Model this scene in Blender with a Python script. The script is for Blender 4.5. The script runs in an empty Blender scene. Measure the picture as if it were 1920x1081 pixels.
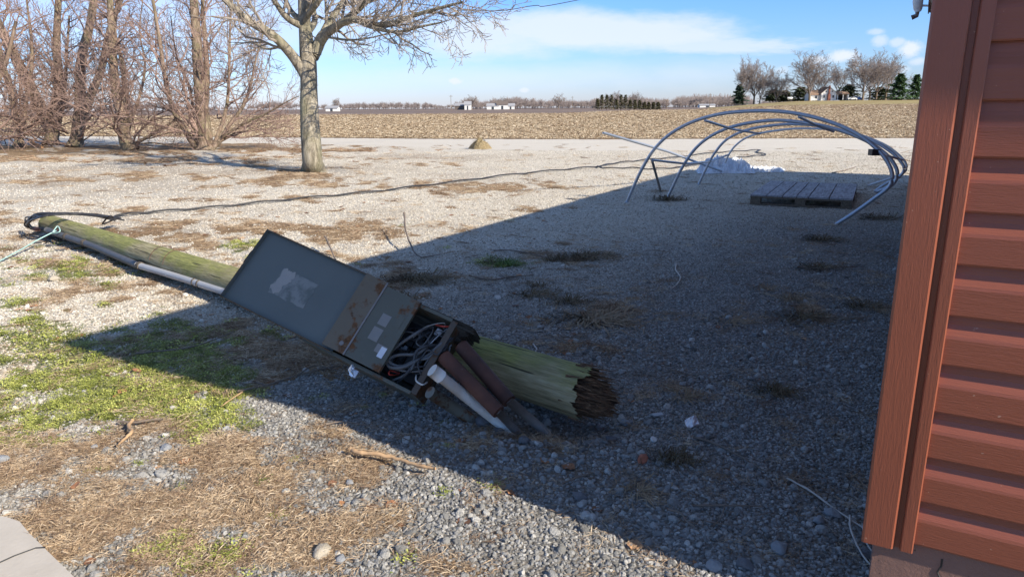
import bpy, math, random
import numpy as np
from mathutils import Vector, Matrix
random.seed(7); rng = np.random.default_rng(11)
S = bpy.context.scene; COL = S.collection
R = math.radians
# ------------------------------------------------------------------ camera
CF, CX, CY, CH = 1320.0, 960.0, 540.5, 1.4
PITCH = math.atan((CY-202)/CF); ROLL = R(0.4)
_fw = np.array([0, math.cos(PITCH), -math.sin(PITCH)]); _up = np.array([0, math.sin(PITCH), math.cos(PITCH)]); _rt = np.array([1., 0, 0])
_R = _rt*math.cos(ROLL)-_up*math.sin(ROLL); _U = _up*math.cos(ROLL)+_rt*math.sin(ROLL)
_C = np.array([0, 0, CH])
cd = bpy.data.cameras.new('camera'); cam = bpy.data.objects.new('camera', cd); COL.objects.link(cam)
cd.sensor_width = 36; cd.lens = 36*CF/1920; cd.clip_start = .05; cd.clip_end = 8000
m = Matrix.Identity(4)
for i in range(3):
    m[i][0] = _R[i]; m[i][1] = _U[i]; m[i][2] = -_fw[i]; m[i][3] = _C[i]
cam.matrix_world = m; S.camera = cam
# ------------------------------------------------------------------ light and exposure
SUN_AZ, SUN_EL = 128.0, 31.0        # compass style: 0 = +Y (into the picture), 90 = +X
S.view_settings.view_transform = 'Standard'; S.view_settings.look = 'None'
S.view_settings.gamma = 1; S.view_settings.exposure = 0.72
sl = bpy.data.lights.new('sun', 'SUN'); sl.energy = 5.0; sl.angle = R(.53); sl.color = (1, .91, .77)
so = bpy.data.objects.new('sun', sl); COL.objects.link(so)
a, e = R(SUN_AZ), R(SUN_EL)
sdir = Vector((math.sin(a)*math.cos(e), math.cos(a)*math.cos(e), math.sin(e)))
so.rotation_euler = sdir.to_track_quat('Z', 'Y').to_euler(); so.location = (20, -20, 20)
W = bpy.data.worlds.new('World'); S.world = W; W.use_nodes = True

def ray(px, py): return _fw*CF+_R*(px-CX)-_U*(py-CY)
def G(px, py, z=0.0):
    d = ray(px, py); return _C+d*((z-CH)/d[2])
def P(px, py, zc): return _C+ray(px, py)*zc/CF
def proj(x, y, z=0.0):
    dx, dy, dz = x-_C[0], y-_C[1], z-_C[2]
    zc = dx*_fw[0]+dy*_fw[1]+dz*_fw[2]; zc = np.where(zc < .05, .05, zc)
    return CX+CF*(dx*_R[0]+dy*_R[1]+dz*_R[2])/zc, CY-CF*(dx*_U[0]+dy*_U[1]+dz*_U[2])/zc
# ------------------------------------------------------------------ node helpers
class NT:
    def __init__(s, nt): s.nt = nt; s.n = nt.nodes; s.l = nt.links
    def new(s, t, **k):
        n = s.n.new(t)
        for a, b in k.items(): setattr(n, a, b)
        return n
    def set(s, sock, v):
        if isinstance(v, bpy.types.NodeSocket): s.l.new(v, sock)
        elif v is not None:
            if hasattr(sock.default_value, '__len__') and hasattr(v, '__len__') and len(sock.default_value) == 4 and len(v) == 3: v = (*v, 1)
            sock.default_value = v
    def math(s, op, a, b=None, c=None, clamp=False):
        n = s.new('ShaderNodeMath', operation=op); n.use_clamp = clamp
        s.set(n.inputs[0], a)
        if b is not None: s.set(n.inputs[1], b)
        if c is not None: s.set(n.inputs[2], c)
        return n.outputs[0]
    def mix(s, f, a, b, mode='MIX'):
        n = s.new('ShaderNodeMix', data_type='RGBA', blend_type=mode); n.clamp_factor = True
        s.set(n.inputs[0], f); s.set(n.inputs[6], a); s.set(n.inputs[7], b); return n.outputs[2]
    def noise(s, vec, scale, detail=4, rough=.6, dist=0):
        n = s.new('ShaderNodeTexNoise'); s.set(n.inputs['Vector'], vec); n.inputs['Scale'].default_value = scale
        n.inputs['Detail'].default_value = detail; n.inputs['Roughness'].default_value = rough; n.inputs['Distortion'].default_value = dist
        return n.outputs['Fac']
    def vor(s, vec, scale, feature='F1', out='Distance', rand=1):
        n = s.new('ShaderNodeTexVoronoi', feature=feature); s.set(n.inputs['Vector'], vec); n.inputs['Scale'].default_value = scale
        n.inputs['Randomness'].default_value = rand
        return n.outputs[out]
    def ramp(s, f, stops):
        n = s.new('ShaderNodeValToRGB'); s.set(n.inputs[0], f); cr = n.color_ramp
        while len(cr.elements) < len(stops): cr.elements.new(.5)
        for el, (p, c) in zip(cr.elements, stops):
            el.position = p; el.color = (*c, 1) if hasattr(c, '__len__') else (c, c, c, 1)
        return n.outputs[0]
    def smooth(s, v, a, b, lo=0., hi=1.):
        n = s.new('ShaderNodeMapRange', interpolation_type='SMOOTHSTEP'); s.set(n.inputs[0], v)
        for i, q in enumerate((a, b, lo, hi)): n.inputs[i+1].default_value = q
        return n.outputs[0]
    def mapping(s, vec, scale=(1, 1, 1), loc=(0, 0, 0), rot=(0, 0, 0)):
        n = s.new('ShaderNodeMapping'); s.set(n.inputs[0], vec); n.inputs['Scale'].default_value = scale
        n.inputs['Location'].default_value = loc; n.inputs['Rotation'].default_value = rot; return n.outputs[0]
    def bump(s, h, strength=.5, dist=.01, normal=None):
        n = s.new('ShaderNodeBump'); s.set(n.inputs['Height'], h); n.inputs['Strength'].default_value = strength
        n.inputs['Distance'].default_value = dist
        if normal is not None: s.set(n.inputs['Normal'], normal)
        return n.outputs[0]
    def hsv(s, col, v=None, sat=None, h=None):
        n = s.new('ShaderNodeHueSaturation'); s.set(n.inputs['Color'], col)
        if v is not None: s.set(n.inputs['Value'], v)
        if sat is not None: s.set(n.inputs['Saturation'], sat)
        if h is not None: s.set(n.inputs['Hue'], h)
        return n.outputs[0]
def mat(name, fn=None, col=(.5, .5, .5), rough=.8, metal=0., spec=.5):
    M = bpy.data.materials.new(name); M.use_nodes = True; t = NT(M.node_tree)
    b = M.node_tree.nodes['Principled BSDF']
    b.inputs['Base Color'].default_value = (*col, 1); b.inputs['Roughness'].default_value = rough
    b.inputs['Metallic'].default_value = metal; b.inputs['Specular IOR Level'].default_value = spec
    if fn: fn(t, b)
    return M
def objc(t): return t.new('ShaderNodeTexCoord').outputs['Object']
def genc(t): return t.new('ShaderNodeTexCoord').outputs['Generated']
def posc(t): return t.new('ShaderNodeNewGeometry').outputs['Position']
# ------------------------------------------------------------------ world: sky with clouds
t = NT(W.node_tree); bg = W.node_tree.nodes['Background']
sky = t.new('ShaderNodeTexSky', sky_type='NISHITA'); sky.sun_disc = False
sky.sun_elevation = R(SUN_EL); sky.sun_rotation = R(SUN_AZ); sky.altitude = 200; sky.air_density = 1.15; sky.dust_density = .35; sky.ozone_density = 2.2
tc = t.new('ShaderNodeTexCoord').outputs['Generated']
sep = t.new('ShaderNodeSeparateXYZ'); t.set(sep.inputs[0], tc)
az = t.math('ARCTAN2', sep.outputs[0], sep.outputs[1]); el = t.math('ARCSINE', sep.outputs[2])
cmb = t.new('ShaderNodeCombineXYZ'); t.set(cmb.inputs[0], az); t.set(cmb.inputs[1], el)
v = cmb.outputs[0]
def ae(px, py):
    d = ray(px, py); return math.atan2(d[0], d[1]), math.atan2(d[2], math.hypot(d[0], d[1]))
nz1 = t.noise(t.mapping(v, (1, 3.2, 1)), 9, 6, .62); nz2 = t.noise(v, 60, 6, .7); nz3 = t.noise(t.mapping(v, (1, 5, 1)), 30, 5, .6)
total = None
def blob(px, py, rx, ry, soft, amp, nz, namp, tilt=0):
    global total
    a0, e0 = ae(px, py); rx = rx/1400; ry = ry/1400
    mp = t.mapping(v, (1, 1, 1), (-a0, -e0, 0)); mp = t.mapping(mp, (1, 1, 1), (0, 0, 0), (0, 0, tilt)); mp = t.mapping(mp, (1/rx, 1/ry, 1))
    ln = t.new('ShaderNodeVectorMath', operation='LENGTH'); t.set(ln.inputs[0], mp)
    d = t.math('ADD', ln.outputs['Value'], t.math('MULTIPLY', t.math('SUBTRACT', nz, .5), namp))
    k = t.smooth(d, 1.0, soft, 0, amp)
    total = k if total is None else t.math('MAXIMUM', total, k)
blob(1120, 58, 330, 46, .45, .80, nz1, .9, R(3)); blob(1340, 86, 230, 20, .3, .66, nz3, .9, R(2)); blob(900, 70, 260, 60, .2, .75, nz1, 1.1)
blob(430, 30, 620, 120, .2, .55, nz1, 1.2); blob(950, 145, 520, 38, 0, .38, nz1, 1.3); blob(1300, 135, 160, 40, 0, .35, nz1, 1.2)
for q in ((1581, 105, 27, 12, .9), (1531, 113, 22, 9, .75), (1708, 93, 21, 14, .9), (1682, 80, 13, 9, .6), (1650, 76, 14, 11, .6), (1643, 60, 15, 6, .5),
          (1722, 115, 14, 8, .6), (855, 152, 17, 8, .85), (983, 169, 11, 5, .7), (1465, 132, 14, 8, .35), (1690, 130, 14, 7, .4), (1195, 55, 12, 5, .3)):
    blob(q[0], q[1], q[2]*1.25, q[3]*1.25, .25, q[4], nz2, 1.1)
# overhead high cloud out of frame
hi = t.math('MULTIPLY', t.smooth(t.noise(tc, 2.2, 6, .6), .48, .7, 0, .6), t.smooth(el, .3, .7))
total = t.math('MAXIMUM', total, hi)
tint = t.ramp(t.math('MULTIPLY', el, 1.0, None, True), [(0, (.72, .84, 1.42)), (.06, (.62, .85, 1.42)), (.16, (.50, .84, 1.50)), (.4, (.60, .88, 1.3)), (1, (.9, .95, 1.05))])
skc = t.mix(1.0, sky.outputs[0], tint, 'MULTIPLY')
cc = t.mix(total, skc, (6.2, 6.6, 7.3))
t.set(bg.inputs[0], cc); bg.inputs[1].default_value = .088
# ------------------------------------------------------------------ object helpers
def link(o, parent=None):
    COL.objects.link(o)
    if parent is not None: o.parent = parent
    return o
def tag(o, label=None, cat=None, group=None, kind=None):
    if label: o['label'] = label
    if cat: o['category'] = cat
    if group: o['group'] = group
    if kind: o['kind'] = kind
    return o
def empty(name, loc, label=None, cat=None, group=None, rot=None):
    o = bpy.data.objects.new(name, None); link(o); o.location = loc
    if rot is not None: o.rotation_euler = rot
    o.empty_display_size = .1
    return tag(o, label, cat, group)
class MB:
    """collects geometry, then builds ONE mesh"""
    def __init__(s): s.v = []; s.f = []; s.n = 0
    def add(s, v, f):
        v = np.asarray(v, float).reshape(-1, 3); f = np.asarray(f, np.int64)
        s.v.append(v); s.f.append(f+s.n); s.n += len(v)
    def faces(s, v, fl):
        v = np.asarray(v, float).reshape(-1, 3); s.v.append(v)
        for f in fl: s.f.append(np.array([f])+s.n)
        s.n += len(v)
    def box(s, lo, hi, M=None):
        x0, y0, z0 = lo; x1, y1, z1 = hi
        v = np.array([(x0,y0,z0),(x1,y0,z0),(x1,y1,z0),(x0,y1,z0),(x0,y0,z1),(x1,y0,z1),(x1,y1,z1),(x0,y1,z1)], float)
        if M is not None: v = np.array([tuple(M @ Vector(q)) for q in v])
        s.add(v, [(0,3,2,1),(4,5,6,7),(0,1,5,4),(1,2,6,5),(2,3,7,6),(3,0,4,7)])
    def tube(s, pts, rad, k=8, caps=True, closed=False):
        p = np.asarray(pts, float); n = len(p); rad = np.broadcast_to(np.asarray(rad, float), (n,))
        if n < 2: return
        tg = np.gradient(p, axis=0); tg /= (np.linalg.norm(tg, axis=1)[:, None]+1e-12)
        m_ = tg.mean(0); ref = np.array([0, 0, 1.]) if abs(m_[2]) < .85*np.linalg.norm(m_)+1e-9 else np.array([0, 1., 0])
        a_ = np.cross(tg, ref); a_ /= (np.linalg.norm(a_, axis=1)[:, None]+1e-9); b_ = np.cross(tg, a_)
        th = np.arange(k)*2*math.pi/k
        ring = a_[:, None, :]*np.cos(th)[None, :, None]+b_[:, None, :]*np.sin(th)[None, :, None]
        v = (p[:, None, :]+ring*rad[:, None, None]).reshape(-1, 3)
        i = np.arange(n-1)[:, None]*k; j = np.arange(k)[None, :]; j2 = (j+1) % k
        f = np.stack([i+j, i+j2, i+k+j2, i+k+j], -1).reshape(-1, 4)
        s.v.append(v); s.f.append(f+s.n)
        if caps:
            s.f.append(np.array([list(range(k))])+s.n); s.f.append(np.array([list(range(n*k-1, (n-1)*k-1, -1))])+s.n)
        s.n += len(v)
    def build(s, name, m, parent=None, smooth=False, origin=None):
        me = bpy.data.meshes.new(name); v = np.concatenate(s.v).astype(np.float32)
        if origin is not None: v = v-np.asarray(origin, np.float32)
        lt = []; ls = []; li = []; c = 0
        for f in s.f:
            k = f.shape[1]; q = f.shape[0]
            li.append(f.reshape(-1)); ls.append(c+np.arange(q)*k); lt.append(np.full(q, k)); c += q*k
        li = np.concatenate(li).astype(np.int32); ls = np.concatenate(ls).astype(np.int32); lt = np.concatenate(lt).astype(np.int32)
        me.vertices.add(len(v)); me.vertices.foreach_set('co', v.reshape(-1))
        me.loops.add(len(li)); me.loops.foreach_set('vertex_index', li)
        me.polygons.add(len(ls)); me.polygons.foreach_set('loop_start', ls)
        me.update(calc_edges=True); me.validate()
        if smooth: me.shade_smooth()
        else: me.shade_flat()
        for q in (m if isinstance(m, (list, tuple)) else [m]): me.materials.append(q)
        o = bpy.data.objects.new(name, me); link(o, parent)
        if origin is not None: o.location = tuple(float(q) for q in origin)
        return o
def spline(pts, n=8):
    p = np.asarray(pts, float); q = np.vstack([2*p[0]-p[1], p, 2*p[-1]-p[-2]]); out = []
    for i in range(1, len(q)-2):
        for k in range(n):
            u = k/n; a_, b_, c_, d_ = q[i-1], q[i], q[i+1], q[i+2]
            out.append(.5*((2*b_)+(-a_+c_)*u+(2*a_-5*b_+4*c_-d_)*u*u+(-a_+3*b_-3*c_+d_)*u**3))
    out.append(p[-1]); return np.array(out)
def _h(ix, iy, s):
    n = (ix.astype(np.int64)*374761393+iy.astype(np.int64)*668265263+s*974634777) & 0x7fffffff
    n = ((n ^ (n >> 13))*1274126177) & 0x7fffffff
    return ((n ^ (n >> 16)) & 0xffff)/65535.0
def vn(x, y, s=0):
    x = np.asarray(x, float); y = np.asarray(y, float)
    ix = np.floor(x); iy = np.floor(y); fx = x-ix; fy = y-iy; fx = fx*fx*(3-2*fx); fy = fy*fy*(3-2*fy)
    a_ = _h(ix, iy, s); b_ = _h(ix+1, iy, s); c_ = _h(ix, iy+1, s); d_ = _h(ix+1, iy+1, s)
    return (a_*(1-fx)+b_*fx)*(1-fy)+(c_*(1-fx)+d_*fx)*fy
def fbm(x, y, s=0, o=4):
    r = 0; a_ = .5; t_ = 0
    for i in range(o): r = r+a_*vn(x*2**i, y*2**i, s+i); t_ += a_; a_ *= .5
    return r/t_
def sst(v, a_, b_):
    u = np.clip((v-a_)/(b_-a_), 0, 1); return u*u*(3-2*u)
# ------------------------------------------------------------------ terrain
g_hole = G(1060, 790); g_rim = G(890, 805); g_rim2 = G(985, 830)
def H(x, y):
    x = np.asarray(x, float); y = np.asarray(y, float); r = np.hypot(x, y)
    near = 1-sst(r, 18, 30)
    z = near*((fbm(x*1.3, y*1.3, 3)-.5)*.035+(fbm(x*9, y*9, 8)-.5)*.016*(1-sst(r, 7, 12)))
    z = z-.11*np.exp(-(((x-g_hole[0])/.30)**2+((y-g_hole[1])/.16)**2))
    z = z+.03*np.exp(-(((x-g_rim[0])/.16)**2+((y-g_rim[1])/.10)**2))+.015*np.exp(-(((x-g_rim2[0])/.2)**2+((y-g_rim2[1])/.08)**2))
    s = x/np.maximum(y, 1)
    rise = sst(s, .22, .42)*(1.6*sst(y, 170, 300)+2.1*sst(y, 288, 350))
    return z+rise+(fbm(x*.02, y*.02, 5)-.5)*.25*sst(y, 60, 160)
_rf = np.array([G(*q)[:2] for q in ((-900, 250), (0, 255), (500, 257.5), (800, 260.5), (1130, 261.5), (1400, 260), (1720, 259), (2400, 256))])
_rn = np.array([G(*q)[:2] for q in ((-900, 268), (0, 269), (500, 268.5), (700, 272), (860, 279), (1130, 283), (1400, 282), (1720, 280), (2400, 276))])
def road_far(x): return np.interp(x, _rf[:, 0], _rf[:, 1])
def road_near(x): return np.interp(x, _rn[:, 0], _rn[:, 1])
GREEN = [(110,690,190,70,1.05),(250,750,150,50,.8),(40,770,110,60,.9),(330,640,120,26,.6),(130,500,150,30,.5),(940,494,36,7,.9),(130,870,120,26,.45),(370,1050,110,36,.6),
         (150,600,120,20,.35),(380,700,80,26,.5),(60,900,90,40,.4),(150,1020,70,40,.4),(470,470,60,12,.35),(1000,540,40,8,.3)]
STRAW = [(400,900,430,150,.80),(150,960,260,110,.75),(680,1020,300,100,.86),(760,900,120,60,.3),(170,560,180,40,.45),(520,660,190,50,.8),(1120,590,80,20,.7),(1085,480,70,13,.8),(770,520,110,24,.7),
         (700,490,90,20,.6),(250,455,240,34,.8),(560,432,190,18,.85),(420,420,160,10,.7),(900,352,130,10,.8),(600,343,170,8,.7),(1010,340,70,5,.7),(820,307,75,6,.9),(700,310,260,4,.4),(330,300,380,5,.55),(250,333,300,8,.5),(560,326,90,9,.9),
         (120,400,240,14,.42),(450,372,240,8,.34),(640,700,140,40,.5),(800,780,90,40,.45),(1280,745,60,26,.6),(1180,680,90,30,.2),(1060,640,60,16,.3),(930,395,90,10,.5),(330,500,90,20,.5),(1680,300,60,14,.7),
         (1520,590,120,40,.25),(1450,735,50,14,.5),(1030,900,80,40,.25),(320,277,380,11,1.1),(420,278,270,9,.8),(30,282,120,16,1.1)]
ANTI = [(1180,296,330,30,1.2),(1450,288,300,20,1.0),(760,272,160,5,.6),(1150,1000,420,110,.7),(1400,900,300,200,.5),(900,880,160,40,.5),(620,850,120,40,.35),(460,800,70,22,.6),(270,990,60,30,.55),(1000,960,90,40,.5),(700,830,160,26,.5),(1350,450,250,60,.4),(560,770,60,20,.5),(850,500,60,20,.3),(230,585,200,30,.35),(1000,760,200,60,.4)]
DIRT = [(300,318,420,13,.95),(120,340,260,22,.8),(470,345,300,14,.5),(620,400,200,12,.3),(250,420,250,25,.5),(760,296,200,6,.8),(330,300,330,5,.5),(480,640,260,60,.6),(1200,720,300,120,.35),(1080,850,160,60,.6),(1000,800,130,40,.9),(1500,600,260,160,.4),
        (300,880,280,80,.5),(900,470,260,60,.3),(640,620,120,30,.3),(850,296,260,5,.4),(1550,440,160,40,.5)]
def _blobs(px, py, L):
    w = np.zeros_like(px)
    for cx, cy, rx, ry, a_ in L:
        d = ((px-cx)/rx)**2+((py-cy)/ry)**2; w = np.maximum(w, a_*np.exp(-d*.55))
    return w
def zones(x, y):
    px, py = proj(x, y, 0.0)
    s = 1/(1+np.hypot(x, y)*.08)
    n1 = fbm(x*2.2*s*2, y*2.2*s*2, 21, 5); n2 = fbm(x*3*s*2+9, y*3*s*2, 31, 5); n3 = fbm(x*1.1, y*1.1+4, 41, 5); n4 = fbm(x*9, y*9, 51, 3)
    front = y > .8
    g = _blobs(px, py, GREEN)*front; st = _blobs(px, py, STRAW)*front; d = _blobs(px, py, DIRT)*front
    g = np.clip((g+(n1-.5)*1.8+(n4-.5)*1.3-.29)*2.2, 0, 1)*(g > .12)
    st = np.clip((st-_blobs(px, py, ANTI)*.8+(n2-.5)*2.1+(n4-.5)*1.1-.34)*2.0, 0, 1)*(st > .08)
    d = np.clip(d+(n3-.5)*1.3-.12, 0, 1)
    out = ~front
    g = np.where(out, np.clip((n1-.5)*4, 0, 1), g); st = np.where(out, np.clip((n2-.4)*4, 0, 1), st)
    return g, st, d
def cobble_shade(x, y):     # 1 = creamy crushed limestone, 0 = darker blue-grey stone; right side also darkened to deepen the building's shade
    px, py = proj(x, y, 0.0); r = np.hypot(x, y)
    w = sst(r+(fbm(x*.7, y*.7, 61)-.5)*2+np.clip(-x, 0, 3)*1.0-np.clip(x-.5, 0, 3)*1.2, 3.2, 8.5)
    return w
def polar():
    a1 = np.concatenate([np.arange(-180, -50, 5), np.arange(-50, 48, .2), np.arange(48, 180.1, 4)]); a1 = np.radians(a1)
    r = np.concatenate([[.02, .3], np.exp(np.linspace(math.log(.8), math.log(3500), 860))])
    A, Rr = np.meshgrid(a1, r); x = Rr*np.sin(A); y = Rr*np.cos(A); return x, y, len(a1), len(r)
X, Y, na, nr = polar(); Z = H(X, Y)
g_, s_, d_ = zones(X, Y); c_ = cobble_shade(X, Y)
idx = np.arange(nr*na).reshape(nr, na)
F = np.stack([idx[:-1, :-1], idx[:-1, 1:], idx[1:, 1:], idx[1:, :-1]], -1).reshape(-1, 4)
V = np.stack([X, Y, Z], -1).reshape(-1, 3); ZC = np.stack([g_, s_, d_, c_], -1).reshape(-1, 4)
fx = V[F].mean(1)[:, 0]; fy = V[F].mean(1)[:, 1]; sl_ = fx/np.maximum(fy, 1)
rf, rn = road_far(fx), road_near(fx)
far_edge = np.where(sl_ < .06, 165, 165+sst(sl_, .06, .22)*130)
zn = np.full(len(F), 0); zn[(fy > rn) & (fy <= rf)] = 1
fld = (fy > rf); zn[fld & (fy < far_edge)] = 2; zn[fld & (fy >= far_edge)] = 3; zn[fld & (fy >= far_edge) & (sl_ > .27)] = 4
zn[(fy > 420)] = 3
def submesh(mask, name, m, attr=True):
    f = F[mask]; u, inv = np.unique(f, return_inverse=True); f = inv.reshape(-1, 4)
    b = MB(); b.add(V[u], f[:, ::-1]); o = b.build(name, m, None, True)
    if attr:
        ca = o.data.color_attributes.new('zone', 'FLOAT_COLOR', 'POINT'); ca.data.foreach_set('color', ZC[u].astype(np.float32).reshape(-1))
    tag(o, kind='structure'); return o
def f_ground(t, b):
    p = posc(t); at = t.new('ShaderNodeVertexColor', layer_name='zone'); sp = t.new('ShaderNodeSeparateColor'); t.set(sp.inputs[0], at.outputs[0])
    g, s, d, c = sp.outputs[0], sp.outputs[1], sp.outputs[2], at.outputs[1]
    cell = t.vor(p, 62, out='Color'); cd_ = t.vor(p, 62); cell2 = t.vor(p, 21, out='Color'); cd2 = t.vor(p, 21)
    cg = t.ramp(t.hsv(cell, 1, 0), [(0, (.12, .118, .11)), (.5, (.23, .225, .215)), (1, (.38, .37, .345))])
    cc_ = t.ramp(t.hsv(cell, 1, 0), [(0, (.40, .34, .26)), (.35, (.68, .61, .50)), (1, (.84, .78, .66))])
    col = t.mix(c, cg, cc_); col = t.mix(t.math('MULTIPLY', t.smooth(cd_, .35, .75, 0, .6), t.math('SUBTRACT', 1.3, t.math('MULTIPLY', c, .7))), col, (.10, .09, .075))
    nf = t.noise(p, 14, 5, .8); col = t.mix(t.math('MULTIPLY', c, t.smooth(nf, .5, .7, 0, .28)), col, (.38, .32, .24))
    col = t.mix(t.math('MULTIPLY', t.smooth(cd2, .3, .6), .28), col, (.16, .14, .12))
    n = t.noise(p, 6, 6, .7); n2 = t.noise(p, 90, 4, .7); n3 = t.noise(t.mapping(p, (1, .35, 1)), 1.1, 7, .65)
    col = t.mix(t.smooth(n3, .48, .74, 0, .24), col, (.34, .27, .19))
    dirt = t.mix(t.math('MULTIPLY', n, t.math('ADD', .6, t.math('MULTIPLY', c, .75))), (.085, .068, .052), (.46, .37, .27)); col = t.mix(t.math('MULTIPLY', d, t.smooth(n2, .3, .6, .3, .95)), col, dirt)
    stn = t.noise(t.mapping(p, (1, 1, 1), (0, 0, 0), (0, 0, .6)), 130, 3, .8)
    straw = t.ramp(stn, [(.3, (.085, .05, .028)), (.5, (.24, .15, .075)), (.68, (.46, .33, .18))]); col = t.mix(t.smooth(s, .1, .7, 0, .93), col, straw)
    gr = t.ramp(stn, [(.3, (.05, .045, .018)), (.5, (.14, .155, .035)), (.7, (.28, .29, .09))]); col = t.mix(t.smooth(g, .1, .7, 0, .85), col, gr)
    t.set(b.inputs['Base Color'], col)
    h = t.math('ADD', t.math('MULTIPLY', cd_, -.7), t.math('ADD', t.math('MULTIPLY', cd2, -.8), t.math('MULTIPLY', n2, .6)))
    t.set(b.inputs['Normal'], t.bump(h, .9, .02)); b.inputs['Roughness'].default_value = .95; b.inputs['Specular IOR Level'].default_value = .2
M_ground = mat('yard_ground', f_ground)
def f_road(t, b):
    p = posc(t); n = t.noise(t.mapping(p, (.12, 1.1, 1)), 1.6, 6, .6); n2 = t.noise(p, 30, 5, .8)
    col = t.mix(n, (.50, .46, .385), (.66, .61, .525)); col = t.mix(t.smooth(n2, .4, .66, 0, .5), col, (.37, .32, .25))
    t.set(b.inputs['Base Color'], col); t.set(b.inputs['Normal'], t.bump(n2, .6, .03)); b.inputs['Roughness'].default_value = .95
def f_field(t, b):
    p = posc(t); n = t.noise(t.mapping(p, (1, .6, 1)), 9, 6, .85); n2 = t.noise(t.mapping(p, (.02, .25, 1), (0, 0, 0), (0, 0, .08)), 1, 6, .7); n4 = t.noise(t.mapping(p, (.5, 1, 1)), 1.6, 4, .7)
    col = t.ramp(n, [(.32, (.14, .095, .06)), (.5, (.25, .175, .115)), (.66, (.38, .29, .19))]); col = t.mix(t.smooth(n2, .42, .62, 0, .45), col, (.19, .12, .075))
    col = t.mix(t.smooth(n4, .5, .7, 0, .3), col, (.34, .255, .165))
    t.set(b.inputs['Base Color'], col); t.set(b.inputs['Normal'], t.bump(t.math('ADD', n, n4), .9, .12)); b.inputs['Roughness'].default_value = .95; b.inputs['Specular IOR Level'].default_value = .1
def f_far(t, b):
    p = posc(t); n2 = t.noise(t.mapping(p, (.006, .03, 1)), 1, 5, .6)
    t.set(b.inputs['Base Color'], t.ramp(n2, [(.35, (.11, .075, .055)), (.55, (.16, .11, .08)), (.7, (.30, .22, .15))])); b.inputs['Roughness'].default_value = 1
def f_lawn(t, b):
    p = posc(t); n2 = t.noise(t.mapping(p, (.05, .12, 1)), 1, 6, .7)
    t.set(b.inputs['Base Color'], t.ramp(n2, [(.35, (.20, .15, .06)), (.55, (.30, .23, .09)), (.7, (.22, .20, .07))])); b.inputs['Roughness'].default_value = 1
M_field = mat('stubble_soil', f_field)
submesh(zn == 0, 'ground', M_ground); submesh(zn == 1, 'road', mat('gravel_road', f_road)); submesh(zn == 2, 'corn_field', M_field)
submesh(zn == 3, 'far_fields', mat('far_soil', f_far)); submesh(zn == 4, 'far_lawn', mat('far_lawn', f_lawn))
# ------------------------------------------------------------------ scattered stuff (instances of small meshes)
def hidden_src(name, objs):
    c = bpy.data.collections.new(name)
    for o in objs:
        for k in list(o.users_collection): k.objects.unlink(o)
        c.objects.link(o)
    return c
def scatter(name, pts, scale, rot, kinds, tint, coll, label, cat):
    me = bpy.data.meshes.new(name); n = len(pts); me.vertices.add(n); me.vertices.foreach_set('co', np.asarray(pts, np.float32).reshape(-1))
    for nm, ty, key, dat in (('sc', 'FLOAT_VECTOR', 'vector', scale), ('ro', 'FLOAT_VECTOR', 'vector', rot), ('kind', 'INT', 'value', kinds), ('tint', 'FLOAT', 'value', tint)):
        at = me.attributes.new(nm, ty, 'POINT'); at.data.foreach_set(key, np.asarray(dat, np.int32 if ty == 'INT' else np.float32).reshape(-1))
    o = bpy.data.objects.new(name, me); link(o); tag(o, label, cat, kind='stuff')
    ng = bpy.data.node_groups.new(name, 'GeometryNodeTree')
    ng.interface.new_socket('Geometry', in_out='INPUT', socket_type='NodeSocketGeometry'); ng.interface.new_socket('Geometry', in_out='OUTPUT', socket_type='NodeSocketGeometry')
    N = ng.nodes; gi = N.new('NodeGroupInput'); go = N.new('NodeGroupOutput'); ip = N.new('GeometryNodeInstanceOnPoints'); ci = N.new('GeometryNodeCollectionInfo')
    ci.inputs[0].default_value = coll; ci.inputs['Separate Children'].default_value = True; ci.inputs['Reset Children'].default_value = True
    m2p = N.new('GeometryNodeMeshToPoints'); m2p.inputs['Radius'].default_value = .001
    def na_(nm, ty):
        q = N.new('GeometryNodeInputNamedAttribute'); q.data_type = ty; q.inputs[0].default_value = nm; return q.outputs[0]
    ng.links.new(gi.outputs[0], m2p.inputs[0]); ng.links.new(m2p.outputs[0], ip.inputs['Points']); ng.links.new(ci.outputs[0], ip.inputs['Instance'])
    ip.inputs['Pick Instance'].default_value = True
    ng.links.new(na_('kind', 'INT'), ip.inputs['Instance Index']); ng.links.new(na_('ro', 'FLOAT_VECTOR'), ip.inputs['Rotation']); ng.links.new(na_('sc', 'FLOAT_VECTOR'), ip.inputs['Scale'])
    ng.links.new(ip.outputs[0], go.inputs[0])
    md = o.modifiers.new('scatter', 'NODES'); md.node_group = ng
    return o
import bmesh
def stone_mesh(seed, sub=2, flat=.7, rough=.22):
    bm = bmesh.new(); bmesh.ops.create_icosphere(bm, subdivisions=sub, radius=1)
    r = np.random.default_rng(seed); pl = r.normal(size=(13, 3)); pl /= np.linalg.norm(pl, axis=1)[:, None]; dd = r.uniform(.58, .92, 13)
    ax = r.uniform(.75, 1.25, 3)
    for vv in bm.verts:
        q = np.array(vv.co); q = q*ax
        for n_, dk in zip(pl, dd):
            k = q@n_
            if k > dk: q = q-n_*(k-dk)*.85
        q = q*(1+rough*.25*math.sin(q[0]*5+seed)*math.sin(q[1]*6+q[2]*4)); q[2] *= flat; vv.co = q
    me = bpy.data.meshes.new('stone'); bm.to_mesh(me); bm.free(); me.shade_flat() if sub < 3 else me.shade_smooth(); return me
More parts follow.
